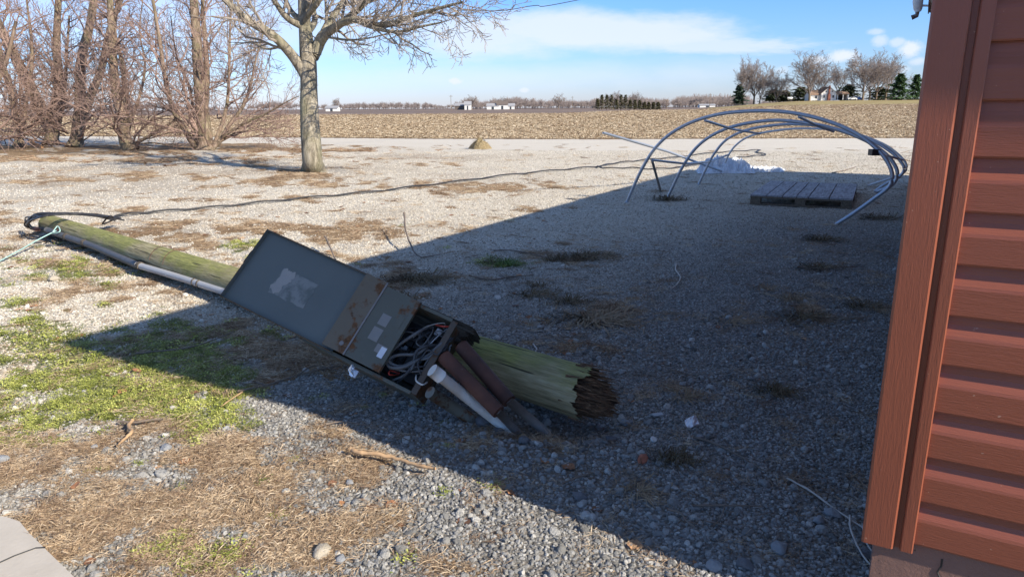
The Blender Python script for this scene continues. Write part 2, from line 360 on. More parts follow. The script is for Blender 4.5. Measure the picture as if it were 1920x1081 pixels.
def f_stone(t, b):
    at = t.new('ShaderNodeAttribute', attribute_name='tint', attribute_type='INSTANCER'); oi = t.new('ShaderNodeObjectInfo').outputs['Random']
    grey = t.ramp(oi, [(0, (.16, .158, .15)), (.35, (.27, .268, .26)), (.75, (.38, .375, .36)), (1, (.56, .545, .51))])
    cream = t.ramp(oi, [(0, (.30, .25, .19)), (.3, (.56, .50, .41)), (.8, (.73, .67, .57)), (1, (.84, .80, .72))])
    col = t.mix(at.outputs['Fac'], grey, cream); n = t.noise(objc(t), 2.5, 5, .7)
    col = t.mix(t.smooth(n, .45, .75, 0, .45), col, (.16, .14, .12))
    t.set(b.inputs['Base Color'], col); b.inputs['Roughness'].default_value = .92; b.inputs['Specular IOR Level'].default_value = .25
    t.set(b.inputs['Normal'], t.bump(n, .5, .2))
M_stone = mat('crushed_stone', f_stone)
src = []
for k in range(6):
    me = stone_mesh(k+1, 2, .74); me.materials.append(M_stone); src.append(bpy.data.objects.new('loose_stone', me))
for o in src: COL.objects.link(o)
CS = hidden_src('stones', src)
def samp(n, r0, r1, a0=-42, a1=42):
    r = np.sqrt(rng.uniform(r0*r0, r1*r1, n)); a_ = np.radians(rng.uniform(a0, a1, n)); return r*np.sin(a_), r*np.cos(a_), r
SL = np.array([G(*q)[:2] for q in ((-60, 965), (20, 984), (52, 998), (92, 1045), (135, 1095), (-60, 1150))])   # slab outline
def in_slab(x, y):
    px, py = proj(x, y, 0.); return (px < 130) & (py > 978+np.clip(px-10, 0, 200)*.95)
WU = np.array([math.sin(R(119.6)), math.cos(R(119.6))]); WV = np.array([math.sin(R(29.6)), math.cos(R(29.6))]); WC = 1.9*np.array([math.sin(R(29.3)), math.cos(R(29.3))])+.031*WU
def in_bld(x, y):
    dx, dy = x-WC[0], y-WC[1]; return (dx*WU[0]+dy*WU[1] > -.0) & (dx*WV[0]+dy*WV[1] > -.0)
P3 = []; SCL = []; TN = []
for n, r0, r1, lo, hi in ((70000, 1.2, 3.6, .0036, .0105), (100000, 3.6, 7, .0045, .0105), (80000, 7, 13, .006, .012), (60000, 13, 24, .009, .016), (1300, 1.2, 4.5, .012, .024), (420, 2, 7, .016, .028)):
    x, y, r = samp(n, r0, r1); g, s, d = zones(x, y); c = cobble_shade(x, y)
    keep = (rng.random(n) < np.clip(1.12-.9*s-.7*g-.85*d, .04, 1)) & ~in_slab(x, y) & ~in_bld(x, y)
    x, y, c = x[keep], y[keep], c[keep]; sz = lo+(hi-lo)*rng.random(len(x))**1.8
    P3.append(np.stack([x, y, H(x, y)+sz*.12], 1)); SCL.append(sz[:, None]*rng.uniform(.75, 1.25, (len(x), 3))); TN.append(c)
x, y, r = samp(2600, 1.8, 3.6, -12, 22); q = rng.random(2600) < np.exp(-(((x-g_hole[0]+.15)/.55)**2+((y-g_hole[1]+.15)/.35)**2)); x, y = x[q], y[q]; sz = .006+.016*rng.random(len(x))**2
P3.append(np.stack([x, y, H(x, y)+sz*.2], 1)); SCL.append(sz[:, None]*rng.uniform(.75, 1.25, (len(x), 3))); TN.append(np.zeros(len(x)))
P3 = np.concatenate(P3); SCL = np.concatenate(SCL); TN = np.concatenate(TN); n = len(P3)
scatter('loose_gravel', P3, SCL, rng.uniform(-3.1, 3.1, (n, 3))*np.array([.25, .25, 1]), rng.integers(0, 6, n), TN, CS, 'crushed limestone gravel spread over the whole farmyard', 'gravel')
# dry grass litter
def f_straw(t, b):
    oi = t.new('ShaderNodeObjectInfo').outputs['Random']; n = t.noise(objc(t), 40, 2, .5)
    col = t.ramp(t.math('ADD', t.math('MULTIPLY', oi, .4), t.math('MULTIPLY', n, .6)), [(.2, (.10, .062, .04)), (.42, (.27, .18, .11)), (.6, (.45, .335, .215)), (.8, (.68, .56, .41))])
    t.set(b.inputs['Base Color'], col); b.inputs['Roughness'].default_value = .7
def f_green(t, b):
    oi = t.new('ShaderNodeObjectInfo').outputs['Random']; n = t.noise(objc(t), 60, 2, .5)
    col = t.ramp(t.math('ADD', t.math('MULTIPLY', oi, .45), t.math('MULTIPLY', n, .55)), [(.25, (.08, .09, .015)), (.5, (.25, .28, .045)), (.75, (.50, .50, .14))])
    t.set(b.inputs['Base Color'], col); b.inputs['Roughness'].default_value = .6
def f_leaf(t, b):
    oi = t.new('ShaderNodeObjectInfo').outputs['Random']; n = t.noise(objc(t), 30, 3, .5)
    col = t.ramp(oi, [(0, (.12, .06, .035)), (.4, (.27, .12, .055)), (.7, (.40, .20, .09)), (1, (.45, .33, .22))])
    t.set(b.inputs['Base Color'], t.mix(t.smooth(n, .4, .7, 0, .5), col, (.12, .07, .045))); b.inputs['Roughness'].default_value = .8
M_straw = mat('dry_grass', f_straw); M_green = mat('green_weed', f_green); M_leaf = mat('dead_leaf', f_leaf)
def blades(b, n, rad, ln, w, up, r):
    for _ in range(n):
        a_ = r.uniform(0, 6.28); p0 = np.array([r.normal()*rad*.5, r.normal()*rad*.5, r.uniform(0, up*.5)]); L = r.uniform(*ln); dr = np.array([math.cos(a_), math.sin(a_), 0]); sd = np.array([-dr[1], dr[0], 0])
        bend = r.normal()*.35*L; z = r.uniform(.0, up); ww = w*r.uniform(.6, 1.3)
        p1 = p0+dr*L*.5+sd*bend*.5+np.array([0, 0, z]); p2 = p0+dr*L+sd*bend+np.array([0, 0, z*r.uniform(-.2, 1.2)]); p2[2] = max(p2[2], .001)
        tw = np.array([0, 0, ww*.5*r.choice([-1, 1])])
        b.add([p0-sd*ww/2, p0+sd*ww/2, p1+sd*ww/2+tw, p1-sd*ww/2-tw, p2+sd*ww*.2, p2-sd*ww*.2], [(0, 1, 2, 3), (3, 2, 4, 5)])
src = []
for k in range(5):
    b = MB(); blades(b, 70, .075, (.012, .055), .0014, .009, np.random.default_rng(k+40)); src.append(b.build('straw', M_straw))
CT = hidden_src('straws', src)
src = []
for k in range(4):
    b = MB(); r = np.random.default_rng(k+70)
    for _ in range(60):
        a_ = r.uniform(0, 6.28); q = r.normal(size=2)*.035; L = r.uniform(.006, .013); z = r.uniform(.004, .016); dr = np.array([math.cos(a_), math.sin(a_), r.uniform(-.1, .7)]); sd = np.array([-math.sin(a_), math.cos(a_), 0])
        p0 = np.array([q[0], q[1], z]); b.add([p0, p0+dr*L*.6+sd*L*.38, p0+dr*L, p0+dr*L*.6-sd*L*.38], [(0, 1, 2, 3)])
    blades(b, 10, .05, (.02, .05), .0022, .02, r)
    src.append(b.build('weed', M_green))
CG = hidden_src('weeds', src)
src = []
for k in range(4):
    b = MB(); r = np.random.default_rng(k+90); nn = 9; out = []
    for i in range(nn):
        u = i/(nn-1); wd = math.sin(u*math.pi)**.7*(.42+.1*r.random())*(1.2-.5*u); c1 = r.uniform(.1, .35)
        out += [(u*1.0, -wd, c1*abs(wd)*1.4+.25*(u-.5)**2), (u, 0, .12*(u-.5)**2+r.uniform(0, .05)), (u, wd, c1*abs(wd)*1.2+.2*(u-.5)**2)]
    fs = []
    for i in range(nn-1): fs += [(3*i, 3*i+1, 3*i+4, 3*i+3), (3*i+1, 3*i+2, 3*i+5, 3*i+4)]
    b.add(np.array(out), fs); src.append(b.build('leaf', M_leaf))
CL = hidden_src('leaves', src)
def scat2(name, specs, fn, coll, nk, label, cat, szr):
    A = []; Q = []
    for n, r0, r1, mul in specs:
        x, y, r = samp(n, r0, r1); g, s, d = zones(x, y); k = (rng.random(n) < fn(x, y, g, s, d)) & ~in_slab(x, y) & ~in_bld(x, y); x, y = x[k], y[k]
        A.append(np.stack([x, y, H(x, y)+.001], 1)); Q.append(rng.uniform(*szr, len(x))*mul)
    A = np.concatenate(A); Q = np.concatenate(Q); n = len(A); ro = np.zeros((n, 3)); ro[:, 2] = rng.uniform(-3.14, 3.14, n); ro[:, :2] = rng.normal(size=(n, 2))*.12
    return scatter(name, A, np.repeat(Q[:, None], 3, 1), ro, rng.integers(0, nk, n), np.zeros(n), coll, label, cat)
scat2('dry_grass_litter', [(22000, 1.2, 3.6, 1), (19000, 3.6, 8, 1.25), (18000, 8, 20, 1.8), (9000, 20, 28, 2.6)], lambda x, y, g, s, d: np.clip(s*1.1-.12, 0, 1)*.78+.02, CT, 5, 'dry tan grass litter matted over the yard gravel', 'dry grass', (.6, 1.1))
scat2('green_ground_cover', [(19000, 1.2, 4.5, 1), (9000, 4.5, 9, 1.4)], lambda x, y, g, s, d: np.clip(g*1.1-.08, 0, 1)*.8+.006*(x < 0), CG, 4, 'low bright green weeds and chickweed in the yard', 'weeds', (.5, .95))
scat2('leaf_litter', [(2600, 1.2, 6, 1), (2500, 6, 14, 1.3), (16000, 20, 28, 1.7)], lambda x, y, g, s, d: (.07+.30*np.maximum(g*.7, s))*np.where(y > 18, 3*(s > .2), 1)*np.where(x > .8, .12, 1), CL, 4, 'brown dead leaves scattered among the grass and gravel', 'leaves', (.022, .06))
# corn stubble
def f_husk(t, b):
    oi = t.new('ShaderNodeObjectInfo').outputs['Random']
    t.set(b.inputs['Base Color'], t.ramp(oi, [(0, (.22, .14, .08)), (.4, (.38, .28, .17)), (.75, (.52, .41, .27)), (1, (.70, .60, .43))])); b.inputs['Roughness'].default_value = .8
M_husk = mat('corn_husk', f_husk); src = []
for k in range(4):
    b = MB(); r = np.random.default_rng(k+5)
    for _ in range(9):
        a_ = r.uniform(0, 6.28); L = r.uniform(.1, .42); dr = np.array([math.cos(a_), math.sin(a_), r.uniform(-.05, .5)]); sd = np.array([-math.sin(a_), math.cos(a_), .4])*r.uniform(.01, .03); p0 = np.array([*(r.normal(size=2)*.25), .03])
        mid = p0+dr*L*.5+np.array([0, 0, r.uniform(0, .05)]); e_ = p0+dr*L; e_[2] = max(.01, e_[2]*r.uniform(.3, 1)); b.add([p0-sd, p0+sd, mid+sd, mid-sd, e_+sd*.3, e_-sd*.3], [(0, 1, 2, 3), (3, 2, 4, 5)])
    src.append(b.build('husk', M_husk))
CH_ = hidden_src('husks', src)
A = []; Q = []
for n, r0, r1, ml in ((26000, 31, 50, .55), (34000, 50, 90, .75), (34000, 90, 190, 1.25), (26000, 160, 330, 1.9)):
    x, y, r = samp(n, r0, r1, -38, 34); k = (y > road_far(x)+.3) & (y < 162+sst(x/np.maximum(y, 1), .06, .22)*128); x, y = x[k], y[k]; A.append(np.stack([x, y, H(x, y)], 1)); Q.append(rng.uniform(.6, 1.3, len(x))*ml)
A = np.concatenate(A); Q = np.concatenate(Q); n = len(A); ro = np.zeros((n, 3)); ro[:, 2] = rng.uniform(-3, 3, n)
scatter('corn_stubble', A, np.repeat(Q[:, None], 3, 1), ro, rng.integers(0, 4, n), np.zeros(n), CH_, 'pale chopped corn stalks covering the harvested field', 'stubble')
#PART2
# ================================================================== MATERIALS for things
def f_wood(t, b):
    p = objc(t); g = t.noise(t.mapping(p, (1.3, 15, 15)), 2.6, 6, .7); n = t.noise(p, 2.2, 5, .6); fine = t.noise(t.mapping(p, (1.6, 26, 26)), 5, 3, .7)
    base = t.ramp(g, [(.3, (.10, .08, .045)), (.5, (.28, .235, .135)), (.7, (.46, .40, .26))])
    alg = t.ramp(fine, [(.3, (.075, .085, .02)), (.55, (.24, .25, .055)), (.75, (.44, .43, .15))])
    nrm = t.new('ShaderNodeNewGeometry').outputs['Normal']; sp = t.new('ShaderNodeSeparateXYZ'); t.set(sp.inputs[0], nrm)
    up = t.math('ADD', t.math('MULTIPLY', sp.outputs[2], .45), t.math('MULTIPLY', t.math('SUBTRACT', n, .5), 1.8))
    col = t.mix(t.smooth(up, -.05, .55, .08, .85), base, alg)
    crk = t.smooth(t.noise(t.mapping(p, (.35, 9, 9)), 5.5, 2, .4), .655, .69, 0, .85); col = t.mix(crk, col, (.022, .02, .012))
    t.set(b.inputs['Base Color'], col); b.inputs['Roughness'].default_value = .9
    t.set(b.inputs['Normal'], t.bump(t.math('SUBTRACT', g, t.math('MULTIPLY', crk, .8)), .8, .012))
M_pole = mat('mossy_wood', f_wood)
def f_rot(t, b):
    n = t.noise(t.mapping(objc(t), (1, 5, 5)), 12, 5, .7)
    t.set(b.inputs['Base Color'], t.ramp(n, [(.3, (.03, .017, .01)), (.5, (.13, .068, .035)), (.7, (.34, .20, .11))])); b.inputs['Roughness'].default_value = .95; t.set(b.inputs['Normal'], t.bump(n, .9, .02))
M_rot = mat('rotten_wood', f_rot)
def f_oldwood(t, b):
    p = objc(t); n = t.noise(t.mapping(p, (1, 12, 12)), 6, 5, .7)
    t.set(b.inputs['Base Color'], t.ramp(n, [(.3, (.025, .02, .015)), (.55, (.10, .08, .06)), (.75, (.22, .19, .15))])); b.inputs['Roughness'].default_value = .95; t.set(b.inputs['Normal'], t.bump(n, .8, .01))
M_oldwood = mat('weathered_board', f_oldwood)
def f_oldwood2(t, b):
    n = t.noise(t.mapping(objc(t), (9, 1, 9)), 5, 5, .7); t.set(b.inputs['Base Color'], t.ramp(n, [(.3, (.07, .05, .035)), (.5, (.15, .115, .08)), (.7, (.26, .21, .15))])); b.inputs['Roughness'].default_value = .9
def f_palwood(t, b):
    p = objc(t); n = t.noise(t.mapping(p, (9, 1, 9)), 4, 5, .7)
    t.set(b.inputs['Base Color'], t.ramp(n, [(.3, (.15, .12, .115)), (.5, (.32, .305, .315)), (.7, (.52, .50, .51))])); b.inputs['Roughness'].default_value = .8; t.set(b.inputs['Normal'], t.bump(n, .4, .005))
M_pal = mat('pallet_wood', f_palwood)
M_pal2 = mat('pallet_block_wood', f_oldwood2)
def enamel(base, rust):
    def f(t, b):
        p = objc(t); n = t.noise(p, 9, 6, .65); n2 = t.noise(p, 45, 4, .7); n3 = t.noise(p, 3, 3, .5)
        col = t.mix(n3, tuple(.8*c for c in base), tuple(1.25*c for c in base)); col = t.mix(t.smooth(n2, .55, .75, 0, .25), col, (.16, .16, .14))
        rm = t.smooth(n, rust, rust+.09, 0, 1); rc = t.ramp(n2, [(.3, (.05, .022, .010)), (.6, (.17, .075, .03))]); col = t.mix(rm, col, rc)
        t.set(b.inputs['Base Color'], col); t.set(b.inputs['Roughness'], t.mix(rm, (.42, .42, .42), (.95, .95, .95))); t.set(b.inputs['Normal'], t.bump(n, .15, .01))
    return f
M_enamel = mat('grey_green_enamel', enamel((.12, .132, .122), .67), spec=.5)
M_enamel2 = mat('rusty_enamel', enamel((.145, .115, .078), .485)); M_enamel3 = mat('dull_enamel', enamel((.105, .105, .082), .55)); M_edge = mat('rusted_edge', enamel((.075, .055, .04), .5))
def f_rust(t, b):
    p = objc(t); n = t.noise(p, 40, 5, .75); n2 = t.noise(p, 6, 4, .6)
    t.set(b.inputs['Base Color'], t.mix(t.smooth(n, .62, .72, 0, .35), t.ramp(n2, [(.3, (.05, .022, .016)), (.6, (.12, .045, .028)), (.8, (.17, .075, .04))]), (.35, .3, .26))); b.inputs['Roughness'].default_value = .8; t.set(b.inputs['Normal'], t.bump(n, .4, .004))
M_rust = mat('rusty_pipe', f_rust)
def f_pvc(t, b):
    p = objc(t); n = t.noise(p, 25, 5, .7); n2 = t.noise(p, 8, 4, .6)
    t.set(b.inputs['Base Color'], t.mix(t.smooth(n2, .5, .75, 0, .5), t.mix(t.smooth(n, .6, .68, 0, .5), (.72, .68, .62), (.3, .22, .17)), (.50, .38, .25))); b.inputs['Roughness'].default_value = .5
M_pvc = mat('stained_white_plastic', f_pvc)
def galv(c0, c1, met=.6, ro=.42):
    def f(t, b):
        n = t.noise(objc(t), 18, 4, .7); t.set(b.inputs['Base Color'], t.mix(n, c0, c1)); b.inputs['Metallic'].default_value = met; b.inputs['Roughness'].default_value = ro
    return f
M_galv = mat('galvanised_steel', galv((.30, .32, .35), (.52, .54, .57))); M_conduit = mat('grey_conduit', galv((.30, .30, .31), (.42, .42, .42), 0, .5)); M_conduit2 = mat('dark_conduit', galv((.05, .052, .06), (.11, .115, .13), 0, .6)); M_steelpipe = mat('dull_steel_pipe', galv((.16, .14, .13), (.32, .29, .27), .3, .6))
M_black = mat('black_cable', galv((.012, .012, .014), (.03, .03, .033), 0, .5)); M_wire = mat('grey_wire', galv((.07, .07, .072), (.15, .15, .15), 0, .6)); M_wire2 = mat('dark_wire', galv((.025, .027, .03), (.06, .06, .065), 0, .5))
M_redwire = mat('red_wire', galv((.35, .03, .02), (.5, .06, .04), 0, .5)); M_white = mat('white_paint', galv((.62, .62, .60), (.78, .78, .76), 0, .6)); M_teal = mat('teal_rope', galv((.25, .45, .42), (.45, .62, .58), 0, .8))
M_dark = mat('black_plastic', galv((.012, .013, .014), (.03, .03, .032), 0, .45)); M_label = mat('old_paper_label', galv((.20, .19, .175), (.30, .28, .26), 0, .8)); M_foil = mat('silver_sticker', galv((.55, .6, .68), (.8, .83, .88), .6, .3))
def f_paper(t, b):
    p = objc(t); n2 = t.noise(p, 22, 5, .6); t.set(b.inputs['Base Color'], t.mix(t.smooth(n2, .40, .62, .15, 1), (.24, .24, .225), (.125, .137, .127))); b.inputs['Roughness'].default_value = .8
M_glue = mat('label_residue', f_paper); M_tornpaper = mat('torn_paper', galv((.27, .25, .23), (.36, .34, .31), 0, .9))
def f_vinyl(vert):
    def f(t, b):
        p = objc(t); sc = (1, 1, .09) if vert else (.09, .09, 1)
        n = t.noise(t.mapping(p, sc), 420, 3, .6, .4); n2 = t.noise(t.mapping(p, sc), 130, 3, .6, 1.2); n3 = t.noise(p, 3, 3, .5); sp_ = t.noise(p, 70, 2, .5)
        col = t.mix(n3, (.225, .066, .036), (.27, .081, .044)); col = t.mix(t.smooth(sp_, .73, .76, 0, .5), col, (.55, .35, .25))
        t.set(b.inputs['Base Color'], col); b.inputs['Roughness'].default_value = .36; b.inputs['Specular IOR Level'].default_value = .5
        t.set(b.inputs['Normal'], t.bump(t.math('ADD', n, n2), .45, .0014))
    return f
M_vinyl = mat('red_brown_siding', f_vinyl(False)); M_vinylv = mat('red_brown_trim', f_vinyl(True))
def f_found(t, b):
    p = objc(t); n = t.noise(p, 30, 6, .8); n2 = t.noise(p, 3, 4, .6); pits = t.smooth(t.vor(p, 45), .05, .16, 1, 0)
    t.set(b.inputs['Base Color'], t.mix(t.math('MULTIPLY', pits, .8), t.mix(n2, (.17, .09, .065), (.27, .15, .115)), (.03, .02, .02))); b.inputs['Roughness'].default_value = .8; t.set(b.inputs['Normal'], t.bump(n, .6, .006))
M_found = mat('painted_block', f_found)
def bark(c0, c1, c2, sc=18):
    def f(t, b):
        p = posc(t); n = t.noise(t.mapping(p, (1, 1, .16)), sc, 6, .7, .6); n2 = t.noise(p, 1.2, 3, .6)
        t.set(b.inputs['Base Color'], t.mix(t.smooth(n2, .4, .7, 0, .4), t.ramp(n, [(.32, c0), (.5, c1), (.68, c2)]), (.16, .17, .07))); b.inputs['Roughness'].default_value = .95; t.set(b.inputs['Normal'], t.bump(n, 1, .05))
    return f
M_bark = mat('maple_bark', bark((.08, .066, .048), (.25, .215, .16), (.42, .37, .29), 12)); M_bark2 = mat('brown_bark', bark((.07, .045, .03), (.20, .14, .10), (.34, .26, .20), 9))
def twig(c0, c1):
    def f(t, b):
        n = t.noise(posc(t), 1.5, 3, .6); t.set(b.inputs['Base Color'], t.mix(n, c0, c1)); b.inputs['Roughness'].default_value = .8
    return f
M_twig = mat('maple_twig', twig((.17, .14, .115), (.34, .29, .24))); M_twig2 = mat('reddish_twig', twig((.11, .062, .048), (.36, .25, .20))); M_twig3 = mat('far_twig', twig((.20, .16, .14), (.30, .25, .22)))
# ================================================================== BUILDING
WUx, WUy = WU; WVx, WVy = WV
def wallM(): # local x = along wall, y = outward normal, z = up
    return Matrix(((WUx, -WVx, 0, WC[0]), (WUy, -WVy, 0, WC[1]), (0, 0, 1, 0), (0, 0, 0, 1)))
bld = empty('building', (WC[0], WC[1], 0), 'red brown vinyl sided farm building cut off by the right edge of the photo', 'building')
bld.matrix_world = Matrix(((WUx, WVx, 0, WC[0]), (WUy, WVy, 0, WC[1]), (0, 0, 1, 0), (0, 0, 0, 1)))  # local x along near wall, y along the side wall (away)
ZB = .31; CRS = .122; NC = 19; WX, WY = 8.0, 13.3; ZT = ZB+CRS*NC
prof = [(.004, 0), (.0150, 0), (.0165, .004), (.0165, .066), (.0145, .074), (.0065, .090), (.003, .100), (.001, CRS)]
def siding(x0, x1, flip):
    b = MB()
    for k in range(NC):
        z0 = ZB+k*CRS; a_ = []
        for w, z in prof: a_ += [((x0, -w, z0+z), (x1, -w, z0+z)) if not flip else ((-w, x0, z0+z), (-w, x1, z0+z))]
        v = np.array(a_).reshape(-1, 3); fs = [(2*i, 2*i+1, 2*i+3, 2*i+2) if not flip else (2*i+1, 2*i, 2*i+2, 2*i+3) for i in range(len(prof)-1)]
        b.add(v, fs)
    return b
siding(.07, WX, False).build('siding', M_vinyl, bld); siding(.07, WY, True).build('siding', M_vinyl, bld)
# corner post: an extruded, stepped profile on both faces of the corner
pp = [(.088, -.004), (.088, -.024), (.085, -.027), (.062, -.027), (.059, -.024), (.058, -.012), (.045, -.011), (.043, -.026), (.039, -.030), (-.025, -.031), (-.030, -.027)]
full = pp+[(-y, -x) if False else (y, x) for x, y in reversed(pp[:-1])]
b = MB(); n = len(full); vv = [(x, y, ZB-.022) for x, y in full]+[(x, y, ZT) for x, y in full]; b.add(vv, [(i, i+n, i+1+n, i+1) for i in range(n-1)])
vv = [(x*.93+.004, y*.93+.002, ZB-.0221) for x, y in full]; vv2 = [(x, y, ZB-.022) for x, y in full]; b.add(vv2+vv, [(i, i+1, i+1+n, i+n) for i in range(n-1)])
post = b.build('corner_post', M_vinylv, bld)
b = MB(); b.box((0, 0, -.3), (WX, WY, ZB+.02)); fo = b.build('foundation', M_found, bld)
b = MB(); pts = [(.085+.004*math.sin(i*2.3), -.0006, ZB-.03-i*.02) for i in range(14)]
b.tube([(p[0]+.07+.003*math.sin(i*5), p[1], p[2]) for i, p in enumerate(pts)], .0022, 4); b.build('crack', M_dark, fo)
b = MB(); b.box((0.003, .003, ZB+.02), (WX, WY, ZT)); b.build('wall', M_vinyl, bld)
M_shingle = mat('brown_shingles', lambda t, b: t.set(b.inputs['Base Color'], t.mix(t.noise(objc(t), 20, 3, .7), (.06, .045, .04), (.13, .10, .09))))
M_soffit = mat('brown_soffit', galv((.10, .06, .05), (.13, .08, .06), 0, .6))
b = MB(); o1, o2 = .325, .045; zs = ZT; b.box((-o2, -o1, zs), (WX+.3, WY+.3, zs+.02)); b.box((-o2-.004, -o1-.004, zs+.002), (WX+.3, WY+.3, zs+.10)); b.build('eave', M_soffit, bld)
b = MB(); z1 = zs+.101; q = [(-o2-.005, -o1-.005, z1), (WX+.3, -o1-.005, z1), (WX+.3, WY+.3, z1), (-o2-.005, WY+.3, z1), (WX/2, WX/2, z1+.85), (WX/2, WY-WX/2, z1+.85)]
b.faces(q, [(0, 1, 4), (1, 2, 5, 4), (2, 3, 5), (3, 0, 4, 5), (3, 2, 1, 0)]); b.build('roof', M_shingle, bld)
b = MB(); b.box((2.0, WY+.004, 0), (WX, WY+.5, ZT)); b.box((1.7, WY+.3, ZT+.004), (WX+.3, WY+.75, ZT+.11)); b.build('shadow_wing', M_vinyl, bld)  # unseen wing, added to shape the far edge of the building's shadow
# beige canopy with light, mounted high on the side wall
def bl(x, y, z): return (bld.matrix_world @ Vector((x, y, z)))
q0 = P(1734, -24, 7.6); q1 = P(1742, 24, 8.3)
loc = bld.matrix_world.inverted() @ Vector(q1)
can = empty('canopy', bl(0, loc[1], 0), 'small beige boarded canopy high on the building wall at the top right', 'canopy'); can.rotation_euler = (0, 0, -R(29.6))
M_beige = mat('beige_boards', lambda t, b: t.set(b.inputs['Base Color'], t.mix(t.smooth(t.math('FRACT', t.math('MULTIPLY', t.new('ShaderNodeSeparateXYZ').outputs[0], 1)), 0, 1), (.50, .42, .30), (.52, .44, .32))))
cz = loc[2]; cx = loc[0]
b = MB(); b.box((cx, -1.0, cz), (-.035, 0, cz+.09)); 
for k in range(6): b.box((cx+.012, -1.0+k*.165, cz-.006), (-.04, -.86+k*.165, cz-.0005))
b.build('soffit', M_beige, can); b = MB(); b.box((cx-.012, -1.01, cz-.012), (cx-.001, .012, cz+.10)); b.build('fascia', M_found, can)
fl = empty('floodlight', can.location, 'white double floodlight on a short arm beside the beige canopy', 'light'); fl.rotation_euler = can.rotation_euler
b = MB(); b.tube([(cx-.012, -.25, cz+.05), (cx-.07, -.25, cz+.055), (cx-.10, -.25, cz+.05)], .012, 8); b.build('arm', M_white, fl)
b = MB(); b.tube([(cx-.13, -.25, cz+.30), (cx-.13, -.25, cz+.20), (cx-.125, -.25, cz+.10), (cx-.115, -.25, cz+.02), (cx-.11, -.25, cz-.01)], [.05, .05, .055, .045, .03], 14); b.build('lamp_head', M_white, fl, True)
b = MB(); b.tube([(cx-.115, -.25, cz-.01), (cx-.12, -.25, cz-.05), (cx-.17, -.25, cz-.07)], [.022, .026, .028], 10); b.build('sensor', M_steelpipe, fl, True)
# ================================================================== FALLEN POLE
pn = G(1096, 737, .15); pf = G(92, 420, .115)
ax = pf-pn; PL = np.linalg.norm(ax); axn = ax/PL
def frame(o, x, up=(0, 0, 1)):
    x = Vector(x).normalized(); y = Vector(up).cross(x).normalized(); z = x.cross(y)
    return Matrix(((x[0], y[0], z[0], o[0]), (x[1], y[1], z[1], o[1]), (x[2], y[2], z[2], o[2]), (0, 0, 0, 1)))
pole = empty('utility_pole', pn, 'mossy round wooden utility pole lying broken across the gravel', 'utility pole'); pole.matrix_world = frame(pn, axn)
k, nn = 120, 90; r = np.random.default_rng(3); th = np.arange(k)*2*math.pi/k; vv = []
jag = (fbm(np.cos(th)*2.5+9, np.sin(th)*2.5+9, 5, 5)-.5)*.11+(vn(th*12, th*0, 3)-.5)*.018+r.normal(size=k)*.006+.03*np.cos(th+2.4)
for i in range(nn):
    u = (i/(nn-1)); x = u*PL; rad = .120*(1-u)+.110*u
    rr = rad*(1+.05*(fbm(np.cos(th)*2.5+5, np.sin(th)*2.5+x*.35, 9, 3)-.5)+.012*(vn(th*9, x*.6+0*th, 4)-.5)*np.where(th < 99, 1, 1))
    xx = x+(jag if i == 0 else (jag*.6 if i == 1 else 0*th)); cy_ = .045*math.sin(u*3.1); vv.append(np.stack([xx, rr*np.cos(th)+cy_*0, rr*np.sin(th)], 1))
vv = np.concatenate(vv); b = MB(); i = np.arange(nn-1)[:, None]*k; j = np.arange(k)[None, :]; j2 = (j+1) % k
b.add(vv, np.stack([i+j, i+k+j, i+k+j2, i+j2], -1).reshape(-1, 4)); b.faces(vv[-k:], [tuple(range(k))])
shaft = b.build('shaft', M_pole, pole, True)
# rotten heartwood sticking out of the butt
b = MB(); r = np.random.default_rng(8)
hv = []; hk = 40; hn = 9
for i in range(hn):
    u = i/(hn-1); x = .09-u*.22; t2 = np.arange(hk)*2*math.pi/hk; rad = ((.104) if i < 2 else .104*(1-.68*((i-1)/(hn-2))**1.2)); rr = rad*(1+(fbm(np.cos(t2)*3+2, np.sin(t2)*3+i*.45, 7, 4)-.5)*.95*min(1, i/2))
    hv.append(np.stack([x+(fbm(np.cos(t2)*4, np.sin(t2)*4+7, 15, 3)-.5)*.16*min(1, i/3), rr*np.cos(t2)+.0*i, rr*np.sin(t2)-.0045*i], 1))
hv = np.concatenate(hv); i = np.arange(hn-1)[:, None]*hk; j = np.arange(hk)[None, :]; j2 = (j+1) % hk
b.add(hv, np.stack([i+j, i+j2, i+hk+j2, i+hk+j], -1).reshape(-1, 4)); b.faces(hv[-hk:], [tuple(range(hk))])
for _ in range(260):
    a_ = r.uniform(0, 6.28); q = r.uniform(.02, .125); L = r.uniform(.03, .13); w = r.uniform(.002, .009); x0 = .03-(.135-q)*1.1
    y0, z0 = q*math.cos(a_), q*math.sin(a_); tip = (x0-L, y0+r.normal()*.012-.008, z0+r.normal()*.012)
    b.faces([(x0+.04, y0-w, z0), (x0+.04, y0+w, z0-w*.5), (x0+.04, y0, z0+w), tip], [(0, 1, 3), (1, 2, 3), (2, 0, 3)])
b.build('rotten_core', M_rot, pole)
pinv = pole.matrix_world.inverted()
def pl(p): return tuple(pinv @ Vector(p))
def cpath(L): return [pl(p) for p in L]
def cpx(px, py, z): return G(px, py, z)
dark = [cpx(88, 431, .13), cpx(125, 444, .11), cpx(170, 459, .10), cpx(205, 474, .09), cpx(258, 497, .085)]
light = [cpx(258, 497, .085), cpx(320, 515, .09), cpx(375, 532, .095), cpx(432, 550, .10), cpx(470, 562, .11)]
b = MB(); b.tube(spline(cpath(dark), 6), .032, 14); cd1 = b.build('conduit', M_conduit2, pole, True); b = MB(); b.tube(spline(cpath(light), 6), .029, 14); cd2 = b.build('conduit', M_conduit, pole, True)
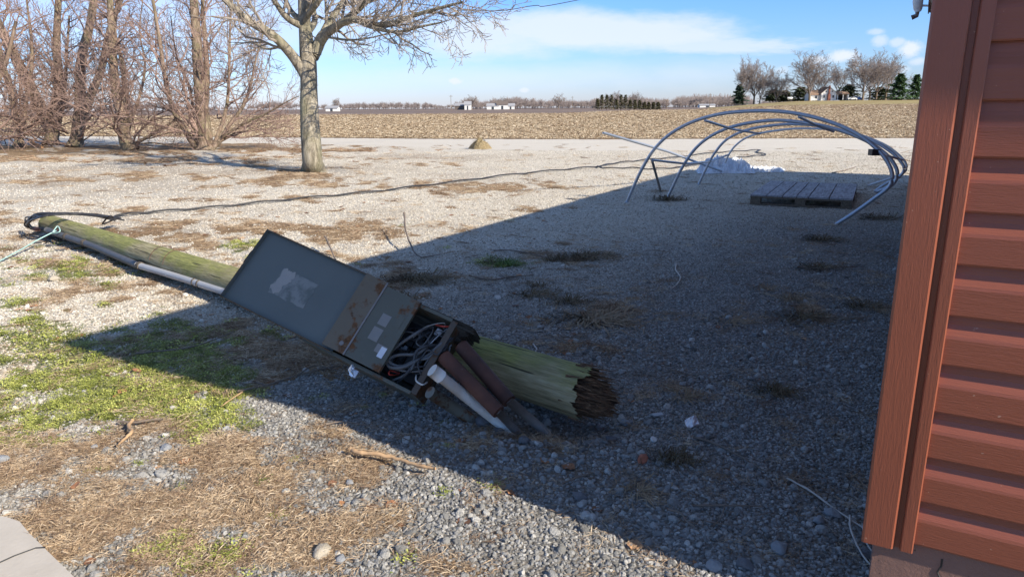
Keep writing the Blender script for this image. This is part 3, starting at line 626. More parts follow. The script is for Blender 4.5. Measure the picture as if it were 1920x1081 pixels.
def ring(b, pts, at, rad, w=.02):
    s = spline(pts, 12); q = s[at]; d = s[at+1]-s[at]; d = d/np.linalg.norm(d); b.tube([q-d*w/2, q+d*w/2], rad, 14)
ld = cpath(light); dd = cpath(dark)
for a_ in ((ld, 1, .037, .05), (ld, 22, .034, .012), (ld, 24, .035, .012), (dd, 12, .038, .05), (dd, 21, .037, .06)): b = MB(); ring(b, *a_); b.build('strap', M_oldwood, pole)
for px_, py_ in ((330, 470), (262, 492)):
    b = MB(); x = pl(G(px_, py_, .2))[0]; t2 = np.linspace(-.6, 2.2, 12); b.tube([(x+.01*s_, .128*math.cos(s_+.8), .128*math.sin(s_+.8)) for s_ in t2], .0022, 4); b.build('tie_wire', M_rust, pole)
b = MB(); r = np.random.default_rng(12)
for kx in range(8):
    pts = [G(215+r.normal()*10, 410+r.normal()*3, .12)+0, G(175+r.normal()*8, 404+r.normal()*2, .24), G(120+r.normal()*8, 402-r.random()*3, .31), G(75+r.normal()*6, 404+r.normal()*3, .30), G(52+r.normal()*3, 414+r.normal()*3, .18), G(60+r.normal()*4, 428+r.normal()*3, .09), G(95+r.normal()*4, 428+r.normal()*3, .12)]
    b.tube(spline(cpath(pts), 5), .008+.005*r.random(), 6)
pts = [G(215, 411, .12), G(192, 420, .1), G(205, 405, .22), G(212, 407, .2)]; b.tube(spline(cpath(pts), 5), .009, 6)
b.build('service_cable', M_black, pole, True)
b = MB(); 
for k_, (px_, py_, s_) in enumerate(((100, 432, .07), (112, 425, .05), (68, 430, .06))):
    b = MB(); q = G(px_, py_, .13); o = pl(q); b.box((o[0]-s_, o[1]-s_*.4, o[2]-.01), (o[0]+s_, o[1]+s_*.4, o[2]+.012), Matrix.Rotation(.0, 4, 'Z')); b.build('bracket', M_rust, pole)
# debris beside the pole head
for k_, (px_, py_, s_, lb) in enumerate(((92, 447, .10, 'dark broken plastic shard nearest the conduit at the pole head'), (98, 461, .09, 'long dark plastic shard just below the conduit end'), (116, 470, .07, 'round dark plastic piece lying apart right of the shards'), (72, 456, .08, 'leftmost dark plastic shard by the pole head'))):
    q = G(px_, py_, 0); st = stone_mesh(k_+200, 2, .22); st.materials.append(M_conduit2); o = bpy.data.objects.new('plastic_shard', st); link(o); o.location = (q[0], q[1], float(H(q[0], q[1]))+.012); o.scale = (s_, s_*.45, s_*.6); o.rotation_euler = (0, .1, .5*k_)
    tag(o, lb, 'debris', 'plastic shards by the pole head')
b = MB(); pts = [G(104, 433, .16), G(70, 450, .09), G(35, 470, .05), G(0, 489, .03), G(-60, 525, .01)]
for dx in (-1, 1): b.tube(spline([p+np.array([.012*dx, 0, .006*dx]) for p in pts], 8), .006, 6)
b.tube(spline([G(98, 436, .15), G(108, 424, .2), G(112, 434, .16), G(96, 438, .13)], 6), .006, 6)
tag(b.build('rope', M_teal, None, True), 'pale teal rope stretched from the pole head to the left edge', 'rope')
# ================================================================== ELECTRICAL CABINET
CA = P(770, 734, 3.13); CB = P(420, 558, 3.5); cu = (CB-CA)/np.linalg.norm(CB-CA); cv = np.array([.471, .504, .724]); cv = cv-cu*(cv@cu); cv /= np.linalg.norm(cv); cn = np.cross(cv, cu); cL = float(np.linalg.norm(CB-CA))
Mc = Matrix(((cu[0], cv[0], cn[0], CA[0]), (cu[1], cv[1], cn[1], CA[1]), (cu[2], cv[2], cn[2], CA[2]), (0, 0, 0, 1)))
cab = empty('electrical_cabinet', CA, 'open grey green metal electrical cabinet thrown against the fallen pole', 'cabinet'); cab.matrix_world = Mc
ci = Mc.inverted()
def cl(p): return np.array(ci @ Vector(p))
D_ = .21; W_ = .372; LB = .66; w = .004
b = MB(); b.box((0, 0, -D_), (LB, W_, -D_+w)); b.box((.0, .0, -D_+w+.0005), (LB, w, 0)); b.box((0, W_-w, -D_+w+.0005), (LB, W_, 0)); b.box((LB-w, w+.0005, -D_+w+.0005), (LB, W_-w-.0005, 0))
b.box((0, -.012, -.004), (LB, -.0005, 0)); b.box((0, W_+.0005, -.004), (LB, W_+.012, 0)); b.build('box', M_enamel3, cab)
b = MB(); b.box((-.0045, 0, -D_), (-.0005, W_, .0)); b.box((-.03, -.003, -.003), (-.005, W_+.004, .001)); b.build('end_plate', M_edge, cab)
# door: shallow pan
b = MB(); u0, u1, v0, v1, c = .44, 1.125, -.004, .402, .012
b.box((u0, v0, c-.003), (u1, v1, c)); lip = .022
b.box((u0, v0, c+.0005), (u1, v0+.003, c+lip)); b.box((u0, v1-.003, c+.0005), (u1, v1, c+lip)); b.box((u1-.003, v0+.0035, c+.0005), (u1, v1-.0035, c+lip))
dr = b.build('door', M_enamel, cab)
b = MB(); e = .0045
b.tube([(u0, v0, c+lip), (u1, v0, c+lip), (u1, v1, c+lip), (u0, v1, c+lip)], .003, 4); b.build('door_rim', M_edge, dr)
b = MB(); b.box((u1+.001, .20, c-.002), (u1+.014, .27, c+.012)); b.build('latch', M_dark, dr)
def patch(poly, z, jit=.006, seed=1):
    r = np.random.default_rng(seed); out = []; n = len(poly)
    for i in range(n):
        p0 = np.array(poly[i]); p1 = np.array(poly[(i+1) % n])
        for s_ in range(6): q = p0+(p1-p0)*s_/6; out.append((q[0]+r.normal()*jit, q[1]+r.normal()*jit, z))
    b = MB(); b.faces(out+[(x, y, z-.0008) for x, y, _ in out], [tuple(range(len(out)))]+[(i, len(out)+i, len(out)+(i+1) % len(out), (i+1) % len(out)) for i in range(len(out))]); return b
patch([(.92, .12), (.92, .27), (.70, .255), (.70, .12)], c+.0012, .003, 2).build('label_residue', M_glue, dr)
patch([(.925, .135), (.918, .255), (.875, .268), (.842, .262), (.838, .225), (.862, .18), (.872, .128)], c+.0022, .005, 4).build('torn_label', M_tornpaper, dr)
# dead front cover: two plates meeting in a raised seam
b = MB(); zc0 = .040
Mt = Matrix.Translation((.17, 0, zc0-.012)) @ Matrix.Rotation(R(-4), 4, 'Y')
b.box((.195, .008, 0), (.315, .402, .003), Mt); b.box((.312, .008, -.014), (.315, .402, -.0005), Mt); cv1 = b.build('cover', M_enamel2, cab)
b = MB(); b.box((0, .008, 0), (.19, .385, .003), Mt); b.box((0, .008, -.018), (.003, .385, -.0005), Mt); cv2 = b.build('cover', M_enamel3, cab); tag(cv2, 'greenish half of the inner cover with old labels')
tag(cv1, 'rustier outer half of the inner cover')
b = MB(); b.box((.1885, .006, .0032), (.1965, .40, .0075), Mt); b.build('seam', M_steelpipe, cv1)
for k_, (a0, b0, a1, b1, mm) in enumerate(((.085, .205, .132, .262, M_label), (.085, .125, .135, .19, M_label), (.026, .225, .07, .285, M_enamel3), (.02, .085, .075, .125, M_label), (.022, .068, .050, .120, M_foil))):
    b = MB(); b.box((a0, b0, .0034+.0004*k_), (a1, b1, .0042+.0004*k_), Mt); b.build('label' if k_ != 4 else 'sticker', mm, cv2)
b = MB(); b.tube([tuple(Mt @ Vector((.23, .05, .003))), tuple(Mt @ Vector((.23, .05, .007)))], .011, 14); b.build('knockout', M_steelpipe, cv1)
b = MB(); b.tube([(.31, -.012, .0), (.325, -.03, -.02), (.30, -.05, -.03)], .012, 5); b.box((.285, -.055, -.03), (.32, -.02, -.022)); b.build('tag', M_foil, cab)
# interior
b = MB(); r = np.random.default_rng(4)
b.box((.05, .05, -D_+.006), (.30, .32, -.13))
for i in range(5):
    for j in range(2): b.box((.07+i*.04, .10+j*.10, -.1295), (.104+i*.04, .185+j*.10, -.085-.01*r.random()))
b.build('breaker_block', M_dark, cab)
for i in range(14): b = MB(); q = r.uniform((.03, .05), (.19, .33)); s_ = .006+.008*r.random(); b.box((q[0]-s_, q[1]-s_, -.10), (q[0]+s_, q[1]+s_, -.07-.02*r.random())); b.build('terminal', M_galv if i % 3 == 0 else M_dark, cab)
def cw(L, rad, mm, nm='wire', k=7):
    b = MB(); out = []
    for px_, py_, c_ in L:
        d = ray(px_, py_); o = CA+cn*c_; t_ = ((o-_C)@cn)/(d@cn); out.append(cl(_C+d*t_))
    b.tube(spline(out, 7), rad, k); return b.build(nm, mm, cab, True)
def z2(x, y): return 620+x/3.487, 530+y/3.487
def WZ(L, rad, mm, c_=-.02, nm='wire'):
    rr = np.random.default_rng(int(L[0][0])+int(L[0][1])); cw([(*z2(x, y), c_+rr.normal()*.008-(.05 if i in (0, len(L)-1) else 0)) for i, (x, y) in enumerate(L)], rad, mm, nm)
WZ([(640, 285), (560, 330), (440, 410), (375, 475), (370, 525), (400, 555), (480, 550), (560, 510), (640, 470), (720, 400), (785, 365)], .0078, M_wire, -.005)
WZ([(790, 375), (730, 400), (690, 440), (640, 490), (560, 505), (470, 545), (400, 530), (385, 495), (450, 470), (560, 465), (640, 415), (690, 410)], .0075, M_wire, -.012)
WZ([(700, 420), (620, 415), (560, 450), (540, 520), (500, 590), (440, 650)], .007, M_wire2, .0)
WZ([(680, 410), (600, 420), (560, 480), (530, 560), (470, 610), (410, 635)], .0062, M_wire, -.01)
WZ([(650, 550), (590, 548), (520, 552), (450, 560), (400, 540)], .005, M_wire2, -.005)
WZ([(660, 565), (600, 575), (530, 580), (450, 570), (390, 550)], .005, M_wire, -.012)
WZ([(590, 330), (560, 390), (600, 410), (660, 330), (670, 290)], .0032, M_wire, -.02)
WZ([(760, 300), (700, 350), (650, 400), (600, 450)], .0032, M_conduit, -.03)
WZ([(800, 360), (740, 420), (700, 470), (640, 440), (600, 480), (570, 530), (590, 600), (600, 620)], .0042, M_wire2, .002)
WZ([(770, 390), (740, 440), (700, 450), (640, 500), (610, 560), (640, 590)], .0045, M_wire, -.02)
WZ([(540, 360), (600, 300), (680, 270), (745, 265), (740, 300)], .0025, M_label, -.01)
WZ([(690, 275), (740, 285), (800, 285)], .004, M_redwire, .0); WZ([(450, 590), (390, 575), (385, 600), (440, 600)], .0035, M_redwire, -.03); WZ([(670, 510), (660, 540), (680, 560)], .003, M_redwire, -.02)
WZ([(560, 600), (560, 640), (600, 665), (630, 650)], .004, M_pvc, .0); WZ([(620, 290), (610, 330), (640, 370), (640, 420), (690, 470)], .003, M_wire2, -.02); WZ([(520, 300), (580, 300), (600, 340), (560, 380), (520, 360)], .003, M_wire2, -.04)
rr_ = np.random.default_rng(77)
for i in range(16):
    x0, y0 = rr_.uniform(420, 700), rr_.uniform(330, 640); L = [(x0, y0)]
    for j in range(4): L.append((np.clip(L[-1][0]+rr_.normal()*70, 390, 780), np.clip(L[-1][1]+rr_.normal()*50, 320, 660)))
    WZ(L, rr_.choice([.0022, .003, .0042]), [M_wire, M_wire2, M_wire2][i % 3], -.05)
# pipes leaving the bottom of the cabinet into the ground
def pipe(L, nm, mm, lb=None, par=cab):
    b = MB(); pts = [cl(p) for p, _ in L]; b.tube(pts, [q for _, q in L], 20); o = b.build(nm, mm, par, True)
    if lb: tag(o, lb)
    for f in o.data.polygons: f.use_smooth = len(f.vertices) == 4
    return o
def PG(px, py, z): return G(px, py, z)
s1 = P(868, 652, 3.22); e1 = P(955, 752, 3.06); g1 = G(1026, 812, -.06); pipe([(s1+(s1-e1)*.04, .034), (s1, .034), (e1, .033)], 'pipe', M_rust, 'thick rusty steel pipe'); pipe([(e1+(s1-e1)*.04, .0215), (g1, .0215)], 'pipe', M_steelpipe, 'thin dull grey steel pipe')
s2 = P(836, 672, 3.16); e2 = P(935, 772, 3.0); g2 = G(972, 812, -.05); pipe([(s2+(s2-e2)*.04, .033), (s2, .033), (e2, .031)], 'pipe', M_rust); pipe([(e2+(s2-e2)*.04, .019), (g2, .019)], 'pipe', M_steelpipe)
s3 = P(815, 697, 3.02); g3 = G(962, 812, -.04); m3 = s3+(g3-s3)*.10; p3 = pipe([(s3+(g3-s3)*.02, .024), (g3, .026)], 'pipe', M_pvc, 'white plastic pipe with a collar'); pipe([(s3-(g3-s3)*.03, .0295), (s3+(g3-s3)*.08, .0295)], 'collar', M_pvc, None, cab)
s4 = P(806, 735, 3.08); g4 = G(905, 800, -.05); pipe([(s4, .028), (g4, .028)], 'pipe', mat('stained_pipe', enamel((.16, .15, .12), .5)))
# weathered board behind
b = MB(); 
bn, bk = cl(P(912, 640, 3.42)), cl(P(775, 567, 3.62)); r = np.random.default_rng(5)
for k_ in range(3):
    y0 = W_-.05+.034*k_; nn_ = 14; xs_ = [-.035-.02*k_+.03*r.random() for _ in range(nn_)]
    for q_ in range(nn_): b.box((xs_[q_], y0+.033*q_/nn_, -D_-.055), (.50, y0+.033*(q_+.94)/nn_, -.14+.003*(q_ % 3)))
b.build('mounting_board', M_oldwood, cab)
# ================================================================== CABLE, PALLET, HOOPS, SHEET, MOUND
def gp(px, py, up=.0):
    q = G(px, py, 0); return np.array([q[0], q[1], float(H(q[0], q[1]))+up])
def z5(x, y): return 1120+x/3.097, 180+y/3.097
b = MB(); r = np.random.default_rng(2)
cpx_ = [(215, 408), (262, 403), (330, 397), (400, 391), (480, 384), (560, 376), (640, 368), (720, 360), (800, 350), (880, 340), (950, 331), (1020, 323), (1080, 318), (1125, 313)]+[z5(*q) for q in ((100, 395), (200, 385), (330, 372), (450, 360), (620, 340), (760, 328), (880, 320), (945, 318), (925, 328), (975, 345), (900, 355), (820, 362), (760, 370), (600, 400), (420, 425), (300, 428), (180, 424), (60, 425), (0, 415))]
pts = spline([gp(x, y, .018) for x, y in cpx_], 10)
tt = np.arange(len(pts)); w_ = np.stack([np.sin(tt*.55), np.cos(tt*.55), np.abs(np.sin(tt*.27))], 1)
b.tube(pts+w_*[.02, .012, .022], .014, 6); b.tube(pts-w_*[.02, .012, -.02], .011, 6); b.tube(pts+w_[:, [1, 0, 2]]*[.022, -.012, .018], .009, 6)
tag(b.build('fallen_cable', M_black, None, True), 'long black twisted service cable snaking across the bright gravel', 'cable')
# pallet
pa = np.array([3.50, 10.32]); LWp = 1.36; LDp = 2.15; ux = np.array([math.sin(R(117)), math.cos(R(117))]); uy = np.array([-ux[1], ux[0]])
pal = empty('pallet', (*pa, 0.0), 'weathered grey wooden pallet lying in the shade under the hoop frame', 'pallet'); pal.matrix_world = Matrix(((ux[0], uy[0], 0, pa[0]), (ux[1], uy[1], 0, pa[1]), (0, 0, 1, float(H(*pa))), (0, 0, 0, 1)))
for k_, (x0, wd) in enumerate(((0, .22), (.235, .20), (.45, .17), (.635, .15), (.80, .25), (1.065, LWp-1.065))):
    b = MB(); b.box((x0, 0, .128+.001*(k_ % 2)), (x0+wd, LDp, .150+.001*(k_ % 2))); b.build('deck_board', M_pal, pal)
for y0 in (0.0, LDp/2-.07, LDp-.14):
    b = MB(); b.box((0, y0, .103), (LWp, y0+.14, .1275)); b.build('stringer_board', M_pal2, pal)
    b = MB(); b.box((0, y0, .004), (LWp, y0+.14, .026)); b.build('bottom_board', M_pal2, pal)
    for x0 in (.0, LWp/2-.07, LWp-.15): b = MB(); b.box((x0+.004, y0+.004, .0265), (x0+.146, y0+.132, .1025)); b.build('block', M_pal2, pal)
# hoop frame
f1, f2 = G(1175, 380), G(1565, 422); hd = (f2-f1)/np.linalg.norm(f2-f1); hn_ = np.array([-hd[1], hd[0], 0])
org = [f1, G(1251, 372), G(1310, 346), np.array([4.35, 14.3, 0])]
def onp(i, px, py):
    d = ray(px, py); o = org[i]; t_ = ((o-_C)@hn_)/(d@hn_); return _C+d*t_
HP = [[(1175, 380), (1187, 352), (1203, 318), (1223, 285), (1248, 258), (1280, 237), (1320, 221), (1370, 211), (1440, 208), (1500, 214), (1560, 230), (1610, 253), (1648, 283), (1667, 309), (1673, 332), (1666, 351), (1642, 370), (1600, 400), (1565, 422)],
 [(1251, 372), (1262, 349), (1277, 318), (1300, 283), (1330, 257), (1375, 237), (1443, 226), (1500, 229), (1560, 240), (1620, 262), (1660, 288), (1679, 312), (1682, 330), (1672, 347), (1643, 360)],
 [(1310, 346), (1322, 320), (1338, 290), (1362, 262), (1400, 244), (1450, 235), (1491, 233), (1550, 238), (1620, 257), (1665, 281), (1689, 303), (1695, 318), (1685, 332), (1660, 345), (1640, 359)],
 [(1359, 306), (1366, 291), (1378, 274), (1398, 259), (1425, 250), (1470, 243), (1507, 241), (1560, 243), (1610, 252), (1660, 272), (1690, 295), (1700, 312), (1693, 325), (1670, 334), (1627, 348)]]
hoop = empty('hoop_frame', tuple(f1), 'bent galvanised tube greenhouse frame standing crooked on the gravel', 'greenhouse frame')
hm = mat('blue_grey_tube', galv((.30, .34, .40), (.50, .54, .60), .5, .32)); hl = mat('bright_tube', galv((.55, .56, .58), (.7, .7, .7), .4, .4))
off = np.array(f1)
for i, L in enumerate(HP):
    b = MB(); b.tube(spline([onp(i, *q) for q in L], 6)-off, (.0225 if i < 3 else .019), 12); o = b.build('hoop', hm if i < 3 else hl, hoop, True)
    if i == 3: tag(o, 'farthest hoop of brighter bare metal')
def bar(nm, L, rad, mm=hm):
    b = MB(); b.tube([np.array(p)-off for p in L], rad, 10); return b.build(nm, mm, hoop, True)
bar('purlin', [onp(0, 1322, 226), onp(1, 1372, 242), onp(3, 1425, 251)], .017); bar('purlin', [onp(0, 1498, 219), onp(1, 1535, 237), onp(3, 1563, 247)], .017)
bar('purlin', [onp(0, 1222, 300), onp(1, 1285, 307), onp(2, 1330, 303), onp(3, 1366, 290)], .017); bar('leg', [onp(0, 1223, 302), gp(1239, 359)], .02, M_steelpipe)
bar('loose_rail', [P(1131, 249, 11.0), P(1249, 283, 12.2), gp(1356, 325, .02)], .02); bar('purlin', [onp(0, 1655, 291), onp(1, 1664, 292), onp(3, 1692, 300)], .015)
b = MB(); q = onp(0, 1640, 283)-off; b.box(q-.05, q+.05*np.array([1, 1, .4])); b.build('clamp', M_dark, hoop)
# plastic sheet
b = MB(); c0 = gp(1390, 322); nx, ny = 90, 44; xs = np.linspace(-1, 1, nx); ys = np.linspace(-1, 1, ny); XX, YY = np.meshgrid(xs, ys)
hgt = .25*np.exp(-((XX+.62)/.33)**2-(YY/.6)**2)+.20*np.exp(-((XX+.1)/.30)**2-((YY+.1)/.6)**2)+.05*np.exp(-((XX-.6)/.5)**2); rg = 1-2*np.abs(fbm(XX*6.2+3, YY*4+7, 3, 5)-.5)*3.2
hgt = hgt*(.45+.95*rg)+.05*rg-.03; edge = sst(1-np.maximum(np.abs(XX), np.abs(YY)), 0, .12); hgt = np.maximum(hgt*edge, -.01)
PX = c0[0]+XX*.92*(1+.12*fbm(YY*3, XX*2, 5))+.15*YY; PY = c0[1]+YY*.5*(1.2-.5*(XX > .3))+.12*fbm(XX*5, YY*5, 8)
ii = np.arange(nx*ny).reshape(ny, nx); b.add(np.stack([PX, PY, c0[2]+.012+hgt], -1).reshape(-1, 3), np.stack([ii[:-1, :-1], ii[:-1, 1:], ii[1:, 1:], ii[1:, :-1]], -1).reshape(-1, 4))
def f_sheet(t, b_): b_.inputs['Base Color'].default_value = (.82, .85, .9, 1); b_.inputs['Roughness'].default_value = .3; b_.inputs['Transmission Weight'].default_value = .3; b_.inputs['Specular IOR Level'].default_value = .6
sh_ = b.build('plastic_sheet', mat('clear_plastic', f_sheet), None, False); tag(sh_, 'crumpled clear white plastic sheeting heaped beside the hoop legs', 'plastic sheet')
# mound
b = MB(); c0 = gp(900, 279); rr2 = np.linspace(0, 1, 14); t2 = np.linspace(0, 2*math.pi, 41)[:-1]; AA, RR = np.meshgrid(t2, rr2)
zz = .36*(1-RR**1.8)*(1+.5*(fbm(RR*3*np.cos(AA)+5, RR*3*np.sin(AA)+5, 6)-.5)); b.add(np.stack([RR*np.cos(AA)*.40*(1+.2*np.sin(AA*3)), RR*np.sin(AA)*.34, zz-.02], -1).reshape(-1, 3), [(i*40+j, i*40+(j+1) % 40, (i+1)*40+(j+1) % 40, (i+1)*40+j) for i in range(13) for j in range(40)])
M_mound = mat('dried_turf', lambda t, b: (t.set(b.inputs['Base Color'], t.ramp(t.noise(objc(t), 22, 5, .8), [(.3, (.10, .07, .035)), (.5, (.30, .23, .12)), (.7, (.48, .40, .24))])), t.set(b.inputs['Normal'], t.bump(t.noise(objc(t), 25, 4, .8), .9, .05))))
r = np.random.default_rng(6)
for _ in range(500):
    a_ = r.uniform(0, 6.28); q = r.random()**.5; x, y = q*math.cos(a_)*.4, q*math.sin(a_)*.34; z = .36*(1-q**1.8); L = .06+.05*r.random(); d = np.array([math.cos(a_)*.8, math.sin(a_)*.8, .6])*L; p0 = np.array([x, y, z]); s_ = np.array([-math.sin(a_), math.cos(a_), 0])*.006; b.add([p0-s_, p0+s_, p0+d], [(0, 1, 2)])
mo = b.build('turf_mound', M_mound); mo.location = tuple(c0); tag(mo, 'small rounded straw coloured clump of turf on the gravel drive', 'mound')
# ================================================================== SLAB
b = MB(); q = [(*G(*p_)[:2],) for p_ in ((-500, 950), (-60, 972), (14, 983), (40, 992), (56, 1012), (86, 1042), (104, 1060), (145, 1100), (-300, 1400))]
n = len(q); zt = .032; b.faces([(x, y, zt) for x, y in q]+[(x, y, -.05) for x, y in q], [tuple(range(n-1, -1, -1))]+[(i, (i+1) % n, n+(i+1) % n, n+i) for i in range(n)])
sb = b.build('path', mat('concrete', lambda t, b: (t.set(b.inputs['Base Color'], t.mix(t.noise(posc(t), 6, 6, .7), (.36, .32, .27), (.55, .50, .43))), t.set(b.inputs['Normal'], t.bump(t.noise(posc(t), 60, 4, .7), .3, .004))))); tag(sb, kind='structure')
b = MB(); b.tube([(*G(0, 1072)[:2], zt+.0005), (*G(30, 1058)[:2], zt+.0005), (*G(70, 1043)[:2], zt+.0005), (*G(88, 1042)[:2], zt+.0005)], .003, 4); b.build('joint', M_dark, sb)
#PART3
# ================================================================== STICKS, STONES, LITTER
def f_stick(c0, c1):
    return lambda t, b: (t.set(b.inputs['Base Color'], t.mix(t.noise(t.mapping(posc(t), (1, 1, 1)), 35, 4, .7), c0, c1)), t.set(b.inputs['Normal'], t.bump(t.noise(posc(t), 120, 4, .7), .4, .002)))
M_st1 = mat('bare_stick', f_stick((.28, .16, .08), (.55, .38, .22))); M_st2 = mat('grey_stick', f_stick((.10, .075, .055), (.24, .19, .15))); M_st3 = mat('pale_stick', f_stick((.35, .30, .26), (.6, .55, .48)))
def stick(L, rad, mm, lb, side=(), up=.014, hs=None, nm='stick'):
    b = MB(); r = np.random.default_rng(len(L)*7+int(L[0][0])); n = len(L)
    w = [gp(x, y, up+rad*.6+(hs[i] if hs else abs(r.normal())*.004)) for i, (x, y) in enumerate(L)]; s = spline(w, 5); s = s+r.normal(size=s.shape)*rad*.12
    b.tube(s, np.linspace(rad, rad*.55, len(s))*(1+.12*r.normal(size=len(s))), 8)
    for sd in side: w = [gp(x, y, up+.006) for x, y in sd]; s = spline(w, 4); b.tube(s, np.linspace(rad*.6, rad*.3, len(s)), 6)
    o = b.build(nm, mm, None, True, origin=gp(*L[0])); return tag(o, lb, 'stick')
o = stick([(660, 858), (672, 864), (700, 867), (738, 872), (762, 880), (790, 890), (818, 897)], .0105, M_st1, 'smooth tan stick with a knobbed end lying in the sunlit litter', up=.034)
stick([(250, 802), (243, 815), (250, 826), (235, 838), (222, 852)], .009, M_st1, 'crooked two tone stick hanging off the dark twig on the left grass', up=.026)
stick([(224, 802), (255, 805), (280, 802), (308, 799)], .006, M_st2, 'short dark twig above the crooked stick on the left grass', up=.026)
stick([(1300, 826), (1340, 838), (1385, 862), (1440, 896)], .0048, M_st2, 'long thin brown twig in the shaded gravel right of the white stone', [[(1262, 785), (1270, 810), (1283, 826)]])
stick([(1475, 905), (1520, 930), (1560, 960), (1625, 1002)], .0045, M_st3, 'long pale twig reaching the foot of the building corner')
stick([(1592, 975), (1595, 1005), (1615, 1045), (1640, 1076)], .0042, M_st3, 'curved pale twig beside the foundation, left one of two')
stick([(1616, 992), (1622, 1025), (1650, 1060)], .004, M_st3, 'curved pale twig beside the foundation, right one of two')
stick([(1298, 960), (1340, 960), (1385, 962), (1425, 961)], .0045, M_st2, 'forked brown twig lying level in the shaded gravel near the bottom', [[(1358, 962), (1350, 985), (1333, 1004)], [(1320, 992), (1345, 996), (1372, 996)]])
stick([(1250, 968), (1275, 975), (1285, 990), (1302, 1003)], .0045, M_st2, 'short bent brown twig left of the forked twig')
stick([(1054, 914), (1080, 904), (1112, 894)], .0045, M_st2, 'straight short twig in the dark dirt below the pole stump')
stick([(250, 667), (290, 661), (340, 658), (380, 648), (440, 626)], .007, M_st2, 'long bent branch lying in the shade on the left grass')
stick([(446, 742), (500, 728), (545, 712), (600, 697), (640, 688)], .006, M_st2, 'dark branch in the shade below the cabinet door', [[(560, 708), (590, 690), (640, 700)], [(500, 728), (480, 722), (455, 727)]])
stick([(612, 800), (640, 797), (680, 800), (720, 812), (770, 830)], .004, M_st2, 'thin root along the edge of the shadow above the tan stick', [[(640, 797), (650, 780), (672, 768)]])
stick([(1268, 497), (1267, 510), (1275, 524), (1270, 535), (1258, 545)], .007, M_st3, 'pale curved twig standing out in the middle of the shaded gravel')
stick([(760, 438), (762, 460), (776, 480), (790, 487)], .011, M_st2, 'black bent branch sticking up at the shadow edge', [[(790, 487), (808, 483), (826, 480)]], hs=[.22, .14, .03, 0])
stick([(612, 470), (622, 483), (630, 492)], .010, M_st2, 'small dark branch poking up above the cabinet door', [[(622, 483), (600, 478)]], hs=[.12, .06, 0])
stick([(880, 520), (920, 527), (960, 520), (1000, 519)], .008, M_st2, 'dark twig in the shade behind the cabinet', [[(950, 524), (935, 512)]])
stick([(925, 475), (960, 474), (1010, 482), (1040, 490)], .007, M_st2, 'thin dark twig beside the small green tuft')
stick([(1560, 326), (1585, 321), (1604, 315)], .014, M_st2, 'short stick on the bright gravel behind the pallet')
stick([(1495, 505), (1545, 508), (1580, 506), (1620, 503)], .006, M_st2, 'faint dark twig in the shade near the building')
stick([(1000, 651), (1006, 660), (1003, 668), (995, 673)], .005, M_st3, 'tiny pale curved twig above the mossy pole end')
stick([(455, 740), (430, 760), (415, 770)], .004, M_st1, 'thin reddish stem at the edge of the left shadow')
def stone(px, py, s, mm, lb, fl=.75, cat='stone', nm='stone', seed=0):
    q = gp(px, py); me = stone_mesh(px+seed, 3, fl, .4); me.materials.append(mm); o = bpy.data.objects.new(nm, me); link(o); o.location = (q[0], q[1], q[2]+s*.35); o.scale = (s, s*.85, s*.8); o.rotation_euler = (0, 0, px*.7); return tag(o, lb, cat)
def sm(c0, c1): return lambda t, b: (t.set(b.inputs['Base Color'], t.mix(t.noise(objc(t), 2.2, 5, .7), c0, c1)), t.set(b.inputs['Normal'], t.bump(t.noise(objc(t), 5, 5, .8), .5, .15)))
M_s1 = mat('cream_stone', sm((.36, .31, .24), (.58, .52, .42))); M_s2 = mat('grey_stone', sm((.20, .21, .23), (.40, .41, .42))); M_s3 = mat('dark_stone', sm((.10, .10, .11), (.20, .20, .21))); M_br = mat('brick_fragment', sm((.36, .10, .05), (.55, .20, .12)))
stone(604, 1036, .035, M_s1, 'cream limestone lump in the dry litter near the bottom edge'); stone(638, 1048, .026, M_s2, 'grey stone just right of the cream limestone lump'); stone(1204, 867, .029, M_br, 'rough orange red brick fragment on the shaded gravel', .9, 'brick piece', 'brick_fragment')
stone(1085, 936, .032, M_s3, 'dark angular stone under the short straight twig'); stone(1312, 823, .022, M_s2, 'pale rounded stone at the start of the long twig'); stone(1338, 1068, .03, M_s2, 'grey lump at the bottom edge of the shaded gravel'); stone(1395, 1066, .035, M_s3, 'big dark stone at the bottom edge beside the grey lump')
stone(1460, 1035, .038, M_s2, 'largest grey stone in the shaded gravel at bottom right'); stone(1560, 965, .030, M_s2, 'knobbly grey stone under the long pale twig'); stone(1535, 980, .024, M_s2, 'smaller grey stone left of the knobbly one'); stone(1625, 1040, .026, M_s3, 'dark stone close to the foundation')
stone(178, 843, .022, M_s2, 'pale grey stone left of the crooked stick'); stone(312, 843, .03, M_s2, 'broad pale grey stone right of the crooked stick'); stone(5, 868, .03, M_s2, 'pale grey stone at the left edge on the grass'); stone(28, 1056, .022, M_s2, 'stone on the concrete corner, left one of two'); stone(52, 1062, .020, M_s2, 'stone on the concrete corner, right one of two')
stone(655, 903, .022, M_s2, 'grey stone with a dark hollow left beside it in the sunny litter'); stone(100, 527, .05, M_s1, 'smooth cream stone in the grass below the pole head'); stone(983, 830, .032, M_s3, 'dark clod on the gravel rim beside the pipes'); stone(905, 797, .045, M_s3, 'broad dirt clod at the foot of the white pipe'); stone(935, 806, .035, M_s3, 'smaller dirt clod under the white pipe end'); stone(1145, 818, .03, M_s3, 'dark stone beside the rotten pole end'); stone(1176, 781, .03, M_s2, 'grey stone right of the rotten pole end')
q = gp(1224, 829); b = MB(); b.tube([(0, 0, .003), (.002, 0, .010)], .014, 20); o = b.build('bottle_cap', M_white); o.location = tuple(q); o.rotation_euler = (.4, .2, 0); o.location.z += .012; tag(o, 'small round white cap on the shaded gravel', 'cap')
